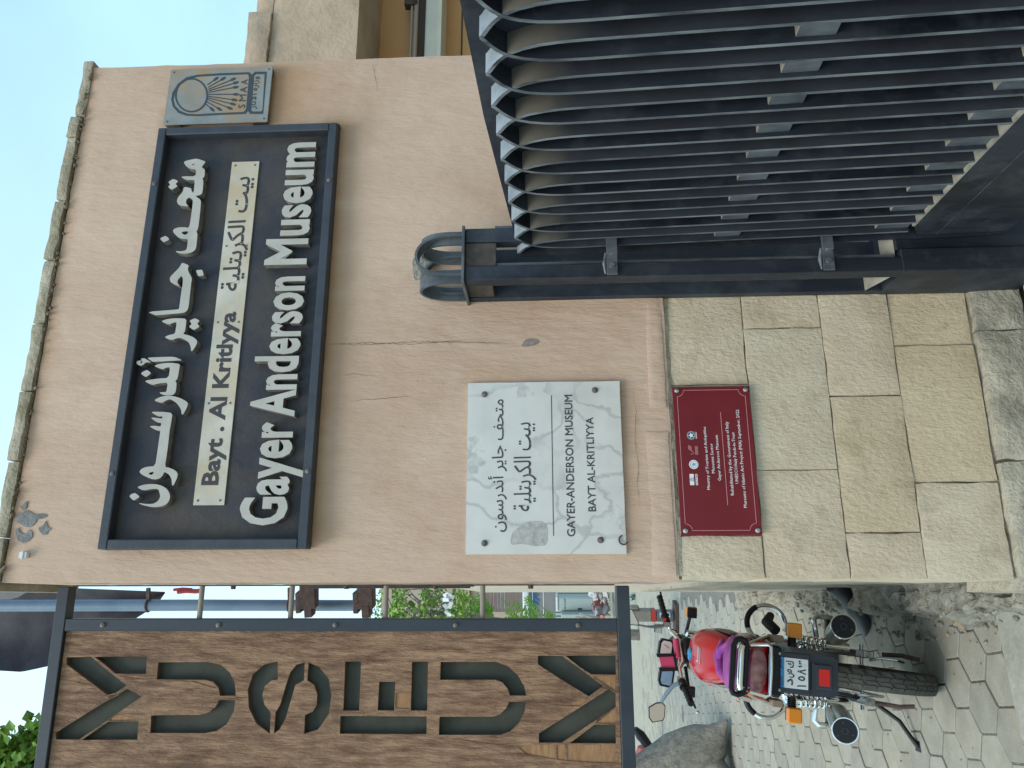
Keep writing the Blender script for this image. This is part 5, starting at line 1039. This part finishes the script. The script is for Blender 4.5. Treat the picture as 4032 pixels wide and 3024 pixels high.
sh_ = lambda m_, s, x0, x1, z0, z1, b=.02, o2=.4118: text_box(m_, s, x0, x1, z0, z1, o2, o2+.0006, bold=b)
fl = MB(); sh_(fl, 'EGYPT', -.052, -.012, .767, .781, .02, .4123); sh_(fl, arabic('مصر'), .012, .050, .766, .784, .02, .4123)
BP('plate_lettering', fl, M['stencil'], plate, False)
for ch, x0, x1, z0, z1 in (('د', -.048, -.022, .728, .752), ('ص', -.018, .014, .722, .752), ('ك', .020, .046, .724, .756), ('١', -.050, -.042, .676, .712), ('٥', -.026, -.008, .680, .708), ('٨', -.002, .020, .676, .710), ('٣', .024, .052, .676, .712)):
    fl = MB(); sh_(fl, ch if ch not in FORMS else chr(FORMS[ch][0]), x0, x1, z0, z1, .025); BP('plate_character', fl, M['stencil'], plate, False)
fl = MB(); fl.bbox((-.062, -.404, .792), (.062, -.396, .822), .002)
BP('plate_bracket', fl, M['whitebeam'], flap, False)
for x in (-.07, .07):
    fl = MB(); fl.bbox((x-.016, -.412, .762), (x+.016, -.402, .802), .003); BP('plate_ear', fl, M['navyplastic'], flap, False)
    fl = MB(); fl.lathe((x, -.412, .785), (0, -1, 0), [(0, .009), (.003, .009), (.008, .005)], 12); BP('plate_bolt', fl, M['steel'], flap)
for x in (-.012, .016):
    fl = MB(); fl.lathe((x, -.404, .812), (0, -1, 0), [(0, .004), (.003, .003)], 8); BP('plate_bolt', fl, M['black'], flap)
# tail light, chrome surround, rack pad
mb = MB(); mb.tube([(0, -.30, .87), (0, -.36, .87), (0, -.405, .868), (0, -.418, .866)], [.085, .092, .088, .070], 24, flat=1.0)
tl = MB()
for v in mb.v: tl.v.append((v[0]*1.05, v[1], .868+(v[2]-.868)*.46))
tl.f = mb.f; tl.m = mb.m; BP('tail_light', tl, M['dustyred'])
mb = MB(); mb.tube([(-.088, -.43, .905), (-.098, -.43, .84), (-.092, -.435, .826), (0, -.44, .823), (.092, -.435, .822), (.10, -.43, .836), (.092, -.43, .905)], .008, 10); BP('light_guard', mb, M['chrome'])
mb = MB(); mb.bbox((-.10, -.42, .775), (.10, -.30, .816), .01); BP('tail_underside', mb, M['black'], smooth=False)
mb = MB(); mb.bbox((-.115, -.40, .81), (.115, -.10, .90), .03); BP('tail_fairing', mb, M['tank'])
pts = [(x, -.49, z) for x, z in [(-.082+.0, .990), (.085, .985), (.106, .975), (.113, .955), (.106, .938), (.085, .932), (-.07, .938), (-.092, .945), (-.100, .965), (-.096, .983), (-.082, .990)]]
mb = MB(); mb.tube(pts, .0115, 10, cap=False); BP('rack_pad', mb, M['black'])
mb = MB(); mb.tube([(-.078, -.497, .957), (-.06, -.50, .962), (.07, -.50, .958), (.088, -.497, .952)], [.012, .014, .014, .012], 14); BP('backrest_tube', mb, M['chrome'])
for x in (-.07, .078): 
    mb = MB(); mb.cyl((x, -.50, .945), (x, -.47, .915), .003, n=6); BP('rack_bolt', mb, M['steel'])
mb = MB(); mb.tube([(.16, .30, .60), (.20, .36, .63), (.235, .40, .60)], [.026, .028, .020], 10); BP('rubber_boot', mb, M['black'])
mb = MB(); mb.tube([(-.125, -.02, .87), (-.14, .03, .84), (-.13, .06, .80)], [.008, .022, .010], 8); BP('red_tag', mb, M['redlens'])
# seat with purple cloth, tank
def loft(secs, n=20, sup=2.4):
    """secs: (y, xc, halfwidth, zlow, zhigh)"""
    m_ = MB(); vs = []; fs = []
    for y_, xc, hw, zl_, zh_ in secs:
        zc_ = (zl_+zh_)/2; hh = (zh_-zl_)/2
        for k in range(n):
            an = 2*math.pi*k/n; c_, s_ = math.cos(an), math.sin(an)
            vs.append((xc+hw*math.copysign(abs(c_)**(2/sup), c_), y_, zc_+hh*math.copysign(abs(s_)**(2/sup), s_)))
    for i in range(len(secs)-1):
        for k in range(n): fs.append((i*n+k, i*n+(k+1) % n, (i+1)*n+(k+1) % n, (i+1)*n+k))
    fs += [tuple(range(n))[::-1], tuple(range((len(secs)-1)*n, len(secs)*n))]; return m_.add(vs, fs)
BP('seat', loft([(-.43, 0, .05, .91, .97), (-.40, 0, .10, .885, .985), (-.25, 0, .118, .84, .975), (-.05, 0, .12, .80, .925), (.10, 0, .118, .79, .90), (.19, 0, .095, .79, .885), (.24, 0, .06, .80, .87)], 24), M['purple'])
sm = MB(); sm.tube([(-.10, .02, .89), (-.05, .10, .905), (.02, .16, .905), (.09, .20, .885)], [.012, .026, .028, .012], 10); sm.tube([(.10, -.02, .88), (.04, .10, .915), (-.06, .20, .90)], [.01, .02, .01], 8); BP('cloth_fold', sm, M['purple'])
BP('fuel_tank', loft([(.20, 0, .075, .77, .85), (.28, 0, .105, .755, .895), (.40, 0, .128, .75, .945), (.55, 0, .138, .755, .965), (.68, 0, .128, .775, .962), (.76, 0, .10, .80, .94), (.80, 0, .05, .83, .91)], 28, 2.5), M['tank'])
for s in (-1, 1):
    mb = MB(); mb.tube([(s*.122, .30, .80), (s*.132, .42, .82), (s*.136, .55, .83)], [.03, .045, .03], 12, flat=.25); BP('tank_panel', mb, M['tankgrey'])
    me = font_mesh('DAYTON', .03, .1, 2); xs = [v.co.x for v in me.vertices]; w0, w1 = min(xs), max(xs); mb = MB()
    if s > 0: mb.add([(.1402+(v.co.z)*.004, .34+(v.co.x-w0)/(w1-w0)*.15, .872+v.co.y*.045-(v.co.x-w0)/(w1-w0)*.0) for v in me.vertices], [tuple(p.vertices) for p in me.polygons])
    else: mb.add([(-.1402-(v.co.z)*.004, .49-(v.co.x-w0)/(w1-w0)*.15, .872+v.co.y*.045) for v in me.vertices], [tuple(p.vertices) for p in me.polygons])
    BP('tank_lettering', mb, M['sticker'], smooth=False)
mb = MB(); mb.lathe((-.005, .60, .955), (0, -.15, 1), [(0, .034), (.016, .034), (.022, .024)], 20); cap_ = BP('fuel_cap', mb, M['bluecap'])
mb = MB(); mb.bbox((-.035, .435, .9515), (.04, .447, .9555), .0005); mb.bbox((-.042, .415, .9475), (.036, .421, .9505), .0005); mb.bbox((-.035, .447, .9535), (-.027, .468, .957), .0005); BP('tank_sticker', mb, M['sticker'], smooth=False)
mb = MB(); mb.tube([(0, .60, .94), (-.03, .30, .80)], .012, 6)
# handlebar turned left
GR = Vector((.285, 1.0, 1.09)); GL = Vector((-.255, .64, .945))
bar = [GR, Vector((.185, .95, 1.062)), Vector((.10, .93, 1.03)), Vector((.055, .88, .985)), Vector((0, .86, .975)), Vector((-.055, .83, .965)), Vector((-.095, .82, .985)), Vector((-.165, .76, .975)), GL]
mb = MB(); mb.tube(bar, .011, 10); hb = BP('handlebar', mb, M['chrome'])
mb = MB(); mb.tube([Vector((.075, .90, 1.005)), Vector((-.075, .83, .985))], .0085, 10); BP('cross_brace', mb, M['chrome'], hb)
mb = MB(); mb.tube([Vector((.055, .885, 1.0)), Vector((-.045, .842, .99))], .020, 12, flat=1); BP('brace_pad', mb, M['pink'], hb)
for nm, a, b, s in (('right_grip', GR, bar[1], 1), ('left_grip', GL, bar[7], -1)):
    d = (b-a).normalized(); m_ = MB(); m_.cyl(a-d*.005, a+d*.115, .0165, n=14)
    for i in range(5): m_.ring(a+d*(.004+.022*i), d, .0165, .003, 14, 6)
    BP(nm, m_, M['black'], hb)
    m_ = MB(); m_.lathe(a+d*.118, d, [(0, .026), (.005, .027), (.009, .02)], 16); m_.cyl(a+d*.125, a+d*.165, .022, n=12); BP('switch_pod', m_, M['black'], hb)
    m_ = MB(); m_.cbox(a+d*.145+Vector((-.005, -.02, .010)), (.022, .010, .016)); BP('kill_switch' if s > 0 else 'lamp_switch', m_, M['redlens'] if s > 0 else M['greymetal'], hb, False)
    m_ = MB(); m_.cbox(a+d*.178, (.028, .034, .04)); BP('lever_clamp', m_, M['dullchrome'], hb, False)
    m_ = MB(); m_.tube([a+d*.165+Vector((0, .03, -.01)), a+d*.09+Vector((0, .06, -.012)), a-d*.035+Vector((0, .045, -.02))], [.009, .007, .006], 8); lv = BP('lever', m_, M['black'], hb)
m_ = MB(); m_.lathe(GL-(bar[7]-GL).normalized()*.045+Vector((-.015, .045, -.03)), (0, 0, 1), [(-.009, .003), (-.005, .008), (.004, .009), (.009, .004)], 10); BP('lever_ball', m_, M['steel'], hb)
m_ = MB(); m_.bbox((.075, .93, 1.075), (.13, .97, 1.12), .004); m_.bbox((.078, .925, 1.12), (.128, .968, 1.126), .002); BP('brake_reservoir', m_, M['cabinet'], hb, False)
# mirrors
m_ = MB(); m_.tube([Vector((.125, .93, 1.06)), Vector((.11, .93, 1.12)), Vector((.108, .925, 1.17)), Vector((.112, .92, 1.215))], [.009, .010, .006, .005], 8); ms = BP('mirror_stalk', m_, M['greymetal'], hb)
P = [(.108, 1.21), (.128, 1.215), (.195, 1.255), (.205, 1.30), (.19, 1.325), (.125, 1.33), (.105, 1.31)]
m_ = MB(); m_.prism(P, .915, .935); BP('mirror_housing', m_, M['black'], ms, False)
c_ = (.152, 1.275); m_ = MB(); m_.prism([(c_[0]+(x-c_[0])*.9, c_[1]+(z-c_[1])*.9) for x, z in P], .912, .914); BP('mirror_glass', m_, M['mirror'], ms, False)
m_ = MB(); m_.tube([Vector((-.165, .77, .98)), Vector((-.185, .78, 1.02)), Vector((-.235, .80, 1.055)), Vector((-.28, .82, 1.075))], [.011, .012, .012, .009], 8); ms = BP('mirror_stalk', m_, M['polepaint'], hb)
P = [(-.283, 1.066), (-.290, 1.102), (-.318, 1.142), (-.372, 1.138), (-.395, 1.118), (-.378, 1.060), (-.360, 1.052), (-.300, 1.050)]
m_ = MB(); m_.prism(P, .835, .855); BP('mirror_housing', m_, M['black'], ms, False)
c_ = (-.338, 1.095); m_ = MB(); m_.prism([(c_[0]+(x-c_[0])*.90, c_[1]+(z-c_[1])*.90) for x, z in P], .832, .834); BP('mirror_glass', m_, pmat('mirror_dusty', (.42, .37, .30), rough=.5), ms, False)
# meters and phone holder
def disc_box(cx, cz, rx, rz, y0, y1, rot_): return [(cx+rx*x*math.cos(rot_)-rz*z*math.sin(rot_), cz+rx*x*math.sin(rot_)+rz*z*math.cos(rot_)) for x, z in ((-1, -.7), (-.7, -1), (.7, -1), (1, -.7), (1, .7), (.6, 1), (-.6, 1), (-1, .7))]
mt = None
for cx, cz, mat_, nm in ((-.005, 1.045, 'sticker', 'speedometer'), (-.155, 1.035, 'glassblue', 'rev_counter')):
    m_ = MB(); m_.prism(disc_box(cx, cz, .056, .042, 0, 0, -.10), .945, 1.0); b_ = BP('meter_housing', m_, M['black'], None, False)
    m_ = MB(); m_.prism(disc_box(cx, cz, .044, .031, 0, 0, -.10), .942, .944); BP(nm, m_, M[mat_], b_, False)
m_ = MB(); m_.cyl((0, .941, 1.03), (.02, .941, 1.06), .0012, n=4); BP('meter_needle', m_, M['redpaint'], b_, False)
m_ = MB(); m_.prism([(-.095, .995), (-.035, 1.015), (-.045, 1.10), (-.105, 1.08)], .84, .855); ph = BP('phone_holder', m_, M['pink'], None, False)
for P in ([(-.035, 1.01), (-.02, 1.02), (-.032, 1.115), (-.05, 1.108)], [(-.11, .99), (-.095, .99), (-.105, 1.098), (-.125, 1.09)], [(-.11, .985), (-.02, 1.012), (-.024, 1.024), (-.112, .998)]):
    m_ = MB(); m_.prism(P, .83, .86); BP('holder_clamp', m_, M['black'], ph, False)
m_ = MB(); m_.tube([(-.06, .86, 1.04), (-.04, .87, .99)], .009, 8); BP('holder_arm', m_, M['black'], ph)
m_ = MB(); m_.lathe((0, 1.0, .95), (0, 1, -.1), [(0, .07), (.06, .085), (.10, .085)], 20); BP('headlamp', m_, M['black'])
m_ = MB(); m_.tube([(.12, .95, 1.05), (.10, 1.02, .98), (.03, 1.0, .92), (.0, .9, .86)], .004, 6); m_.tube([(-.15, .80, .97), (-.12, .98, .96), (-.02, 1.0, .90), (0, .85, .84)], .004, 6); m_.tube([(-.1, .85, 1.0), (-.13, 1.0, 1.02), (0, 1.05, .95)], .0035, 6); BP('cables', m_, M['black'])['kind'] = 'stuff'
m_ = MB(); m_.bbox((-.07, .84, .89), (.07, .98, .965), .015); BP('top_yoke', m_, M['black'])
for s, y_ in ((-1, .95), (1, .98)):
    m_ = MB(); m_.cyl((s*.09, y_, .93), (s*.19, y_-.06, .92), .010, n=8); st3 = BP('signal_stem', m_, M['black'])
    m_ = MB(); m_.bbox((s*.215-.030, y_-.09, .885), (s*.215+.030, y_-.05, .945), .006); BP('front_indicator', m_, M['orange'] , st3, False)
    m_ = MB(); m_.bbox((s*.212-.030, y_-.105, .888), (s*.212+.026, y_-.091, .943), .003); BP('indicator_back', m_, M['black'], st3, False)
m_ = MB(); m_.tube([(.105, .02, .20), (.11, .0, .12), (.10, -.04, .06)], .010, 8); m_.tube([(-.105, .04, .25), (-.11, .0, .14), (-.10, -.02, .08)], .010, 8); BP('centre_stand', m_, M['rust'])
m_ = MB(); m_.tube([(-.09, .40, .30), (-.13, .30, .12), (-.19, .25, .035), (-.25, .22, .0), (-.285, .21, -.028)], [.012, .011, .010, .010, .013], 10); BP('side_stand', m_, M['black'])
m_ = MB(); m_.bbox((-.31, .185, -.036), (-.26, .235, -.026), .002); BP('stand_foot', m_, M['black'], smooth=False)
m_ = MB(); pts = [(-.072, -.06+.0, AX-.06), (-.072, .02, AX-.075), (-.072, .2, AX-.03), (-.072, .45, .30)]
m_.tube([(-.072, math.cos(a_)*.085, AX+math.sin(a_)*.085) for a_ in [R(90+i*12) for i in range(16)]], .006, 6); m_.tube([(-.072, 0, AX+.085), (-.072, .45, .40)], .006, 6); m_.tube([(-.072, 0, AX-.085), (-.072, .45, .30)], .006, 6); BP('chain', m_, M['dullchrome'])
m_ = MB(); m_.tube([(-.085, -.09, AX+.06), (-.088, .05, AX+.11), (-.09, .45, .44)], .022, 8, flat=.4); BP('chain_guard', m_, M['black'])
m_ = MB(); m_.tube([(.075, -.04, AX-.02), (.09, -.07, AX-.06), (.088, -.09, AX-.12), (.082, -.06, AX-.16)], .006, 8); m_.tube([(.09, .0, AX-.05), (.10, .1, AX-.09), (.11, .35, AX-.02)], .006, 6); BP('brake_arm', m_, M['dullchrome'])

# ================================================================ STREET BEYOND
def leafcloud(mb, c, rad, n, size, seed, mi=(0, 1), squash=(1, 1, 1), droop=0):
    q = random.Random(seed); c = Vector(c)
    for _ in range(n):
        d = Vector((q.gauss(0, 1), q.gauss(0, 1), q.gauss(0, 1))); d = d.normalized()*(q.random()**.45)*rad
        p = c+Vector((d.x*squash[0], d.y*squash[1], d.z*squash[2])); a = Vector((q.gauss(0, 1), q.gauss(0, 1), q.gauss(0, .6)-droop)).normalized(); b = a.orthogonal().normalized()
        b = Matrix.Rotation(q.random()*6.28, 3, a) @ b; s_ = size*q.uniform(.6, 1.25); w_ = s_*.42; nrm = a.cross(b)
        mb.add([p, p+a*s_*.5+b*w_+nrm*s_*.10, p+a*s_, p+a*s_*.5-b*w_+nrm*s_*.10], [(0, 1, 2), (0, 2, 3)], mi[0] if q.random() < .6 else mi[1])
# tree by the street, leaning trunk at the picture's edge
b0 = Vector((-3.28, 7.35, 0)); tt = Thing('street_tree', 'leaning grey tree trunk with flared foot at the edge of the paving beyond the motorcycle', 'tree', WORLD, tuple(b0))
hh = lambda px, py: at(px, py, 7.35)
P = [hh(2868, 2846), hh(2846, 2878), hh(2818, 2912), hh(2794, 2952), hh(2755, 2996), hh(2690, 3050), hh(2560, 3130), hh(2330, 3200), hh(1900, 3290), hh(1300, 3380), hh(600, 3420)]
P = [p+Vector((0, .04*i, 0)) for i, p in enumerate(P)]
mb = MB(); mb.tube(P, [.012, .065, .14, .205, .26, .29, .26, .24, .22, .18, .12], 22)
mb.v = [tuple(Vector(v)+Vector((1, 1, .5))*.035*noise.noise(Vector(v)*4.1)+Vector((1, 1, .6))*.018*noise.noise(Vector(v)*13)) for v in mb.v]; trunk = tt.part('trunk', mb, M['bark'], smooth=True)
mb = MB(); q0 = P[2]
for k, (dx, dy, l) in enumerate(((-.25, -.45, .35), (-.7, -.4, .3), (-.1, .35, .4))): mb.tube([Vector((q0.x+dx, q0.y+dy, -.03)), Vector((q0.x+dx*.7-.15, q0.y+dy*.6, .08)), P[4]+Vector((0, 0, -.05))], [.03, .09, .16], 12)
tt.part('root_flare', mb, M['bark'], smooth=True)
cc = at(70, 2985, 7.2); mb = MB()
for (px, py, r, n) in ((60, 2960, .28, 150), (110, 3000, .30, 170), (20, 3000, .3, 150), (130, 2905, .14, 45), (150, 2850, .10, 22), (100, 2930, .15, 50), (60, 3080, .5, 300), (-60, 3060, .5, 300), (160, 3120, .5, 260)):
    leafcloud(mb, at(px, py, 7.2), r, n, .11, px+py)
for k in range(14): leafcloud(mb, at(70, 3250, 7.2)+Vector((rnd.uniform(-1.6, .2), rnd.uniform(-1.2, 1.2), rnd.uniform(-.8, 1.6))), .6, 150, .13, 900+k)
tt.part('crown', mb, [M['leaf'], M['leaf2']])
mb = MB(); mb.tube([P[-1], at(60, 3150, 7.2), at(95, 2960, 7.2), at(150, 2852, 7.2)], [.08, .04, .018, .005], 6); mb.tube([P[-1], Vector((-4.6, 7.6, 6.4))], [.1, .03], 6); tt.part('branches', mb, M['bark'])['kind'] = 'stuff'
# red and black motorcycle half out of view
b0 = at(2600, 3010, 11.8); pm = Thing('parked_motorcycle', 'black motorcycle with dull red seat bag, half hidden at the left under the board', 'motorcycle', WORLD, (b0.x, 11.8, 0))
k_ = at(2600, 3010, 11.8)
sq = lambda px, py, Y_=11.8: at(px, py, Y_)
mb = MB(); P = [sq(2530, 2938), sq(2536, 2965), sq(2540, 3005), sq(2535, 3060)]; mb.tube(P, [.08, .14, .17, .14], 12, flat=.8); pm.part('red_seat_bag', mb, M['redseat'], smooth=True)
mb = MB(); mb.tube([sq(2500, 2868), sq(2522, 2895), sq(2545, 2925), sq(2575, 2965)], [.04, .08, .07, .05], 10); mb.tube([sq(2575, 2965), sq(2590, 3000), sq(2590, 3060)], [.06, .09, .12], 10); pm.part('body', mb, M['black'], smooth=True)
mb = MB(); c_ = sq(2650, 3060); c_.z = .31; mb.ring(c_, (.3, 1, 0), .27, .05, 28, 10); pm.part('wheel', mb, M['tyre'], smooth=True)
mb = MB(); mb.tube([sq(2520, 2900), sq(2528, 2915), sq(2540, 2960)], .03, 8); mb.tube([sq(2590, 2930), sq(2600, 2970)], .04, 8); pm.part('chrome_trim', mb, M['chrome'], smooth=True)
# low fixture behind the handlebar
yb = 10.4; g = lambda px, py, dy=0: at(px, py, yb+dy)
fx = Thing('street_fixture', 'low brown-grey and red metal fixture standing on a flat base bar behind the handlebar', 'fixture', WORLD, (g(2655, 2430).x, yb, 0))
a, b = g(2658, 2372), g(2658, 2482); mb = MB(); mb.bbox((b.x, yb-.12, .0), (a.x, yb+.12, .05), .005); fx.part('base_bar', mb, M['rust'])
a, b = g(2545, 2395), g(2600, 2440); mb = MB(); P = [(g(2490, 2440).x, g(2490, 2440).z), (g(2480, 2398).x, g(2480, 2398).z), (g(2520, 2384).x, g(2520, 2384).z), (g(2540, 2396).x, g(2540, 2396).z), (g(2560, 2440).x, g(2560, 2440).z)]
z1_, z2_, z3_, z4_ = g(2490, 2400).z, g(2562, 2400).z, g(2580, 2400).z, .05
xr, xl_ = g(2560, 2399).x, g(2560, 2442).x
mb = MB(); mb.bbox((xl_, yb-.08, z2_), (xr, yb+.08, z1_+.03), .01); mb.bbox((g(2500, 2399).x, yb-.06, z1_-.09), (g(2500, 2384).x, yb+.06, z1_+.04), .02); fx.part('upper_box', mb, M['fixture'])
mb = MB(); mb.bbox((xl_+.002, yb-.085, z3_), (xr-.002, yb+.085, z2_-.002), .004); fx.part('red_band', mb, M['redpaint'])
mb = MB(); mb.bbox((xl_, yb-.08, z4_+.01), (xr-.02, yb+.08, z3_-.004), .01); fx.part('dark_body', mb, M['greymetal'])
mb = MB(); mb.cyl((g(2600, 2412).x, yb-.10, z3_-.05), (g(2600, 2412).x, yb-.10, z3_-.18), .035, n=12); fx.part('pale_can', mb, M['whitebeam'], smooth=True)
# facade far down the alley
YF = 24.0; g = lambda px, py, dy=0: at(px, py, YF+dy)
X0, X1 = g(2200, 2620).x, g(2200, 2225).x
fb = Thing('far_building', 'brown shuttered building with white beam and grey panels at the alley\'s far end', 'building', WORLD, ((X0+X1)/2, YF, 0))
zz = lambda px: g(px, 2380).z
def fbox(n, pa, pb, m_, d0=0, d1=.3, x0=None, x1=None): mb = MB(); mb.bbox((X0 if x0 is None else x0, YF+d0, zz(pb)), (X1 if x1 is None else x1, YF+d1, zz(pa)), .01); return fb.part(n, mb, M[m_])
fbox('upper_wall', 1500, 1822, 'beige', .0); fbox('concrete_beam', 1824, 1852, 'concrete', -.12); fbox('render_band', 1854, 1898, 'beige', .02)
xs_ = g(2000, 2408).x
for k in range(7):
    z0 = 1900+k*14.3; fbox('shutter_slat', z0, z0+13.2, 'shutter', .0, .1, xs_)
fbox('render_pier', 1900, 2058, 'beige', .03, .3, None, xs_-.01)
fbox('wooden_door_head', 2000, 2058, 'shutter', -.03, .08, xs_)
fbox('white_beam', 2061, 2080, 'whitebeam', -.15); fbox('dark_strip', 2082, 2096, 'greymetal', -.05)
fbox('grey_panel', 2098, 2138, 'greywall', 0); fbox('grey_panel', 2140, 2186, 'greywall', .01)
for k in range(16):
    z0 = 2188; x_ = X1-.12*k-.1; mb = MB(); mb.bbox((x_-.045, YF-.02, 0), (x_+.045, YF+.05, zz(2188)), .01); fb.part('corrugation', mb, M['cabinet'])
fbox('base_wall', 2187, 2400, 'greymetal', .06)
mb = MB()
for k, (px, py) in enumerate(((2112, 2350), (2118, 2362), (2108, 2375), (2122, 2384), (2114, 2392), (2100, 2400))): p = g(px, py, -.02); mb.tube([p, p+Vector((.08, 0, .10)), p+Vector((.16, 0, -.02)), p+Vector((.2, 0, .1))], .012, 5)
fb.part('blue_graffiti', mb, M['platestrip'])['kind'] = 'stuff'
YC = 22.0; g = lambda px, py, dy=0: at(px, py, YC+dy)
cx0, cx1 = g(2270, 2404).x, g(2270, 2352).x
cb_ = Thing('utility_cabinet', 'pale grey-green utility cabinet with painted number before the corrugated wall', 'cabinet', WORLD, ((cx0+cx1)/2, YC, 0))
mb = MB(); mb.bbox((cx0, YC, g(2350, 2380).z), (cx1, YC+.4, g(2198, 2380).z), .01); cb_.part('body', mb, M['cabinet'])
mb = MB(); mb.bbox((cx0-.02, YC-.03, g(2197, 2380).z), (cx1+.02, YC+.42, g(2189, 2380).z), .01); cb_.part('lid', mb, M['whitebeam'])
mb = MB(); mb.bbox((cx0+.03, YC-.012, g(2345, 2380).z), (cx1-.03, YC-.001, g(2203, 2380).z), .003); dr_ = cb_.part('door', mb, M['cabinet'])
mb = MB(); p = g(2283, 2397); mb.bbox((p.x-.02, YC-.03, p.z-.06), (p.x+.02, YC-.0125, p.z+.06), .004); cb_.part('handle', mb, M['black'], parent=dr_)
mb = MB(); a, b = g(2228, 2403), g(2220, 2354); text_box(mb, '02-2-69', a.x+.02, b.x-.02, a.z, b.z, -(YC-.016), -(YC-.0125)); cb_.part('painted_number', mb, M['stencil'], parent=dr_)
mb = MB(); mb.bbox((g(2230, 2432).x, YC-.3, g(2345, 2430).z), (g(2230, 2407).x, YC+.1, g(2210, 2420).z), .01); cb_.part('side_box', mb, M['cabinet'])
mb = MB(); q = random.Random(5)
for k in range(90):
    p = g(q.uniform(2335, 2385), q.uniform(2335, 2450), q.uniform(-2.5, -.5)); s_ = q.uniform(.05, .16); mb.cbox(p, (s_*2, s_, s_*.4), q.choice((0, 0, 1, 2)), Matrix.Rotation(q.random()*6, 3, 'X') @ Matrix.Rotation(q.random()*6, 3, 'Z'))
single('rubbish_heap', mb, [M['trash'], M['redseat'], M['greymetal']], 'heap of pale plastic and broken boards before the utility cabinet', 'rubbish', WORLD, tuple(g(2360, 2380, -1)), kind='stuff')
mb = MB()
for (a, b) in (((2285, 2416), (2345, 2440)), ((2300, 2425), (2352, 2434)), ((2270, 2432), (2350, 2446))): mb.tube([at(*a, 19.5), at(*b, 18.5)], .04, 6)
for k, m_ in enumerate(islands(mb)): single('broken_board', m_, M['fixture'], ('upper', 'middle', 'lower')[k]+' of three pale boards leaning in front of the utility cabinet', 'board', WORLD, tuple(at(2345, 2440, 18.5)), group='broken boards by the cabinet')
# trees and ferns in the gap
YT = 15.0; g = lambda px, py, dy=0: at(px, py, YT+dy)
ft_ = Thing('green_tree', 'bright green feathery tree seen through the gap beside the board', 'tree', WORLD, (g(2200, 2420).x-.4, YT, 0))
mb = MB(); P = [Vector((g(2200, 2420).x-.4, YT, 0)), Vector((g(2000, 2420).x-.3, YT, 1.6)), g(1800, 2420), g(1600, 2400)]; mb.tube(P, [.11, .08, .06, .03], 8); ft_.part('trunk', mb, M['bark'], smooth=True)
mb = MB(); q = random.Random(11)
for k in range(120): leafcloud(mb, g(q.uniform(1510, 1855), q.uniform(2325, 2560), q.uniform(-1, 1.2)), q.uniform(.10, .22), 26, .085, 300+k, squash=(1, 1, .6))
for k in range(26): leafcloud(mb, g(q.uniform(1450, 1530), q.uniform(2345, 2560), q.uniform(-1, 1)), .16, 14, .06, 500+k)
ft_.part('crown', mb, [M['leaf'], M['leaf2']])
mb = MB()
for k in range(16): a = g(q.uniform(1550, 1850), q.uniform(2340, 2450), -.3); mb.tube([a, a+Vector((q.uniform(-.4, .4), 0, q.uniform(-.1, .4))), a+Vector((q.uniform(-.7, .7), 0, q.uniform(.2, .6)))], [.02, .014, .005], 5)
ft_.part('branches', mb, M['bark'])['kind'] = 'stuff'
def fern(name, px, py, Yd, size, n, label, seed):
    q = random.Random(seed); c = at(px, py, Yd); mb = MB(); base = c-Vector((0, 0, size*.9))
    for k in range(n):
        an = q.random()*6.28; tip = c+Vector((math.cos(an)*size*.8, math.sin(an)*size*.5, q.uniform(-.3, 1.0)*size)); m = (base+tip)/2+Vector((0, 0, size*.35)); pts = []
        for i in range(9): s_ = i/8; pts.append(base*(1-s_)**2+m*2*s_*(1-s_)+tip*s_*s_)
        for i in range(2, 9):
            d = (pts[min(i+1, 8)]-pts[i-1]).normalized(); sd_ = d.cross(Vector((0, 1, 0))).normalized(); w_ = size*.20*(1-abs(i/8-.4)); l_ = size*.05
            for s2 in (-1, 1): mb.add([pts[i]-d*l_, pts[i]+sd_*s2*w_+d*l_*1.5, pts[i]+d*l_], [(0, 1, 2)])
    single(name, mb, M['fern'], label, 'fern', WORLD, tuple(base), group='potted ferns in the alley')
fern('fern', 1880, 2420, 16.5, .55, 26, 'larger bright fern hanging just under the feathery tree in the gap', 1)
fern('fern', 2062, 2425, 16.5, .50, 24, 'fern crossing the white beam of the far building', 2)
fern('fern', 2010, 2428, 16.6, .28, 14, 'small fern left of the white beam by the shutters', 3)
fern('fern', 2150, 2432, 16.8, .30, 14, 'small dark fern before the lower grey panels', 4)
mb = MB(); q = random.Random(3)
for k in range(10): p = g(q.uniform(1748, 1778), q.uniform(2340, 2430), -1.5); mb.cbox(p, (.07, .015, .13), 0, Matrix.Rotation(q.random()*3, 3, 'Y') @ Matrix.Rotation(q.random(), 3, 'X'))
single('plastic_bag', mb, M['whitebeam'], 'torn white plastic bags caught among the branches of the feathery tree', 'bag', WORLD, tuple(g(1765, 2390, -1.5)), kind='stuff')
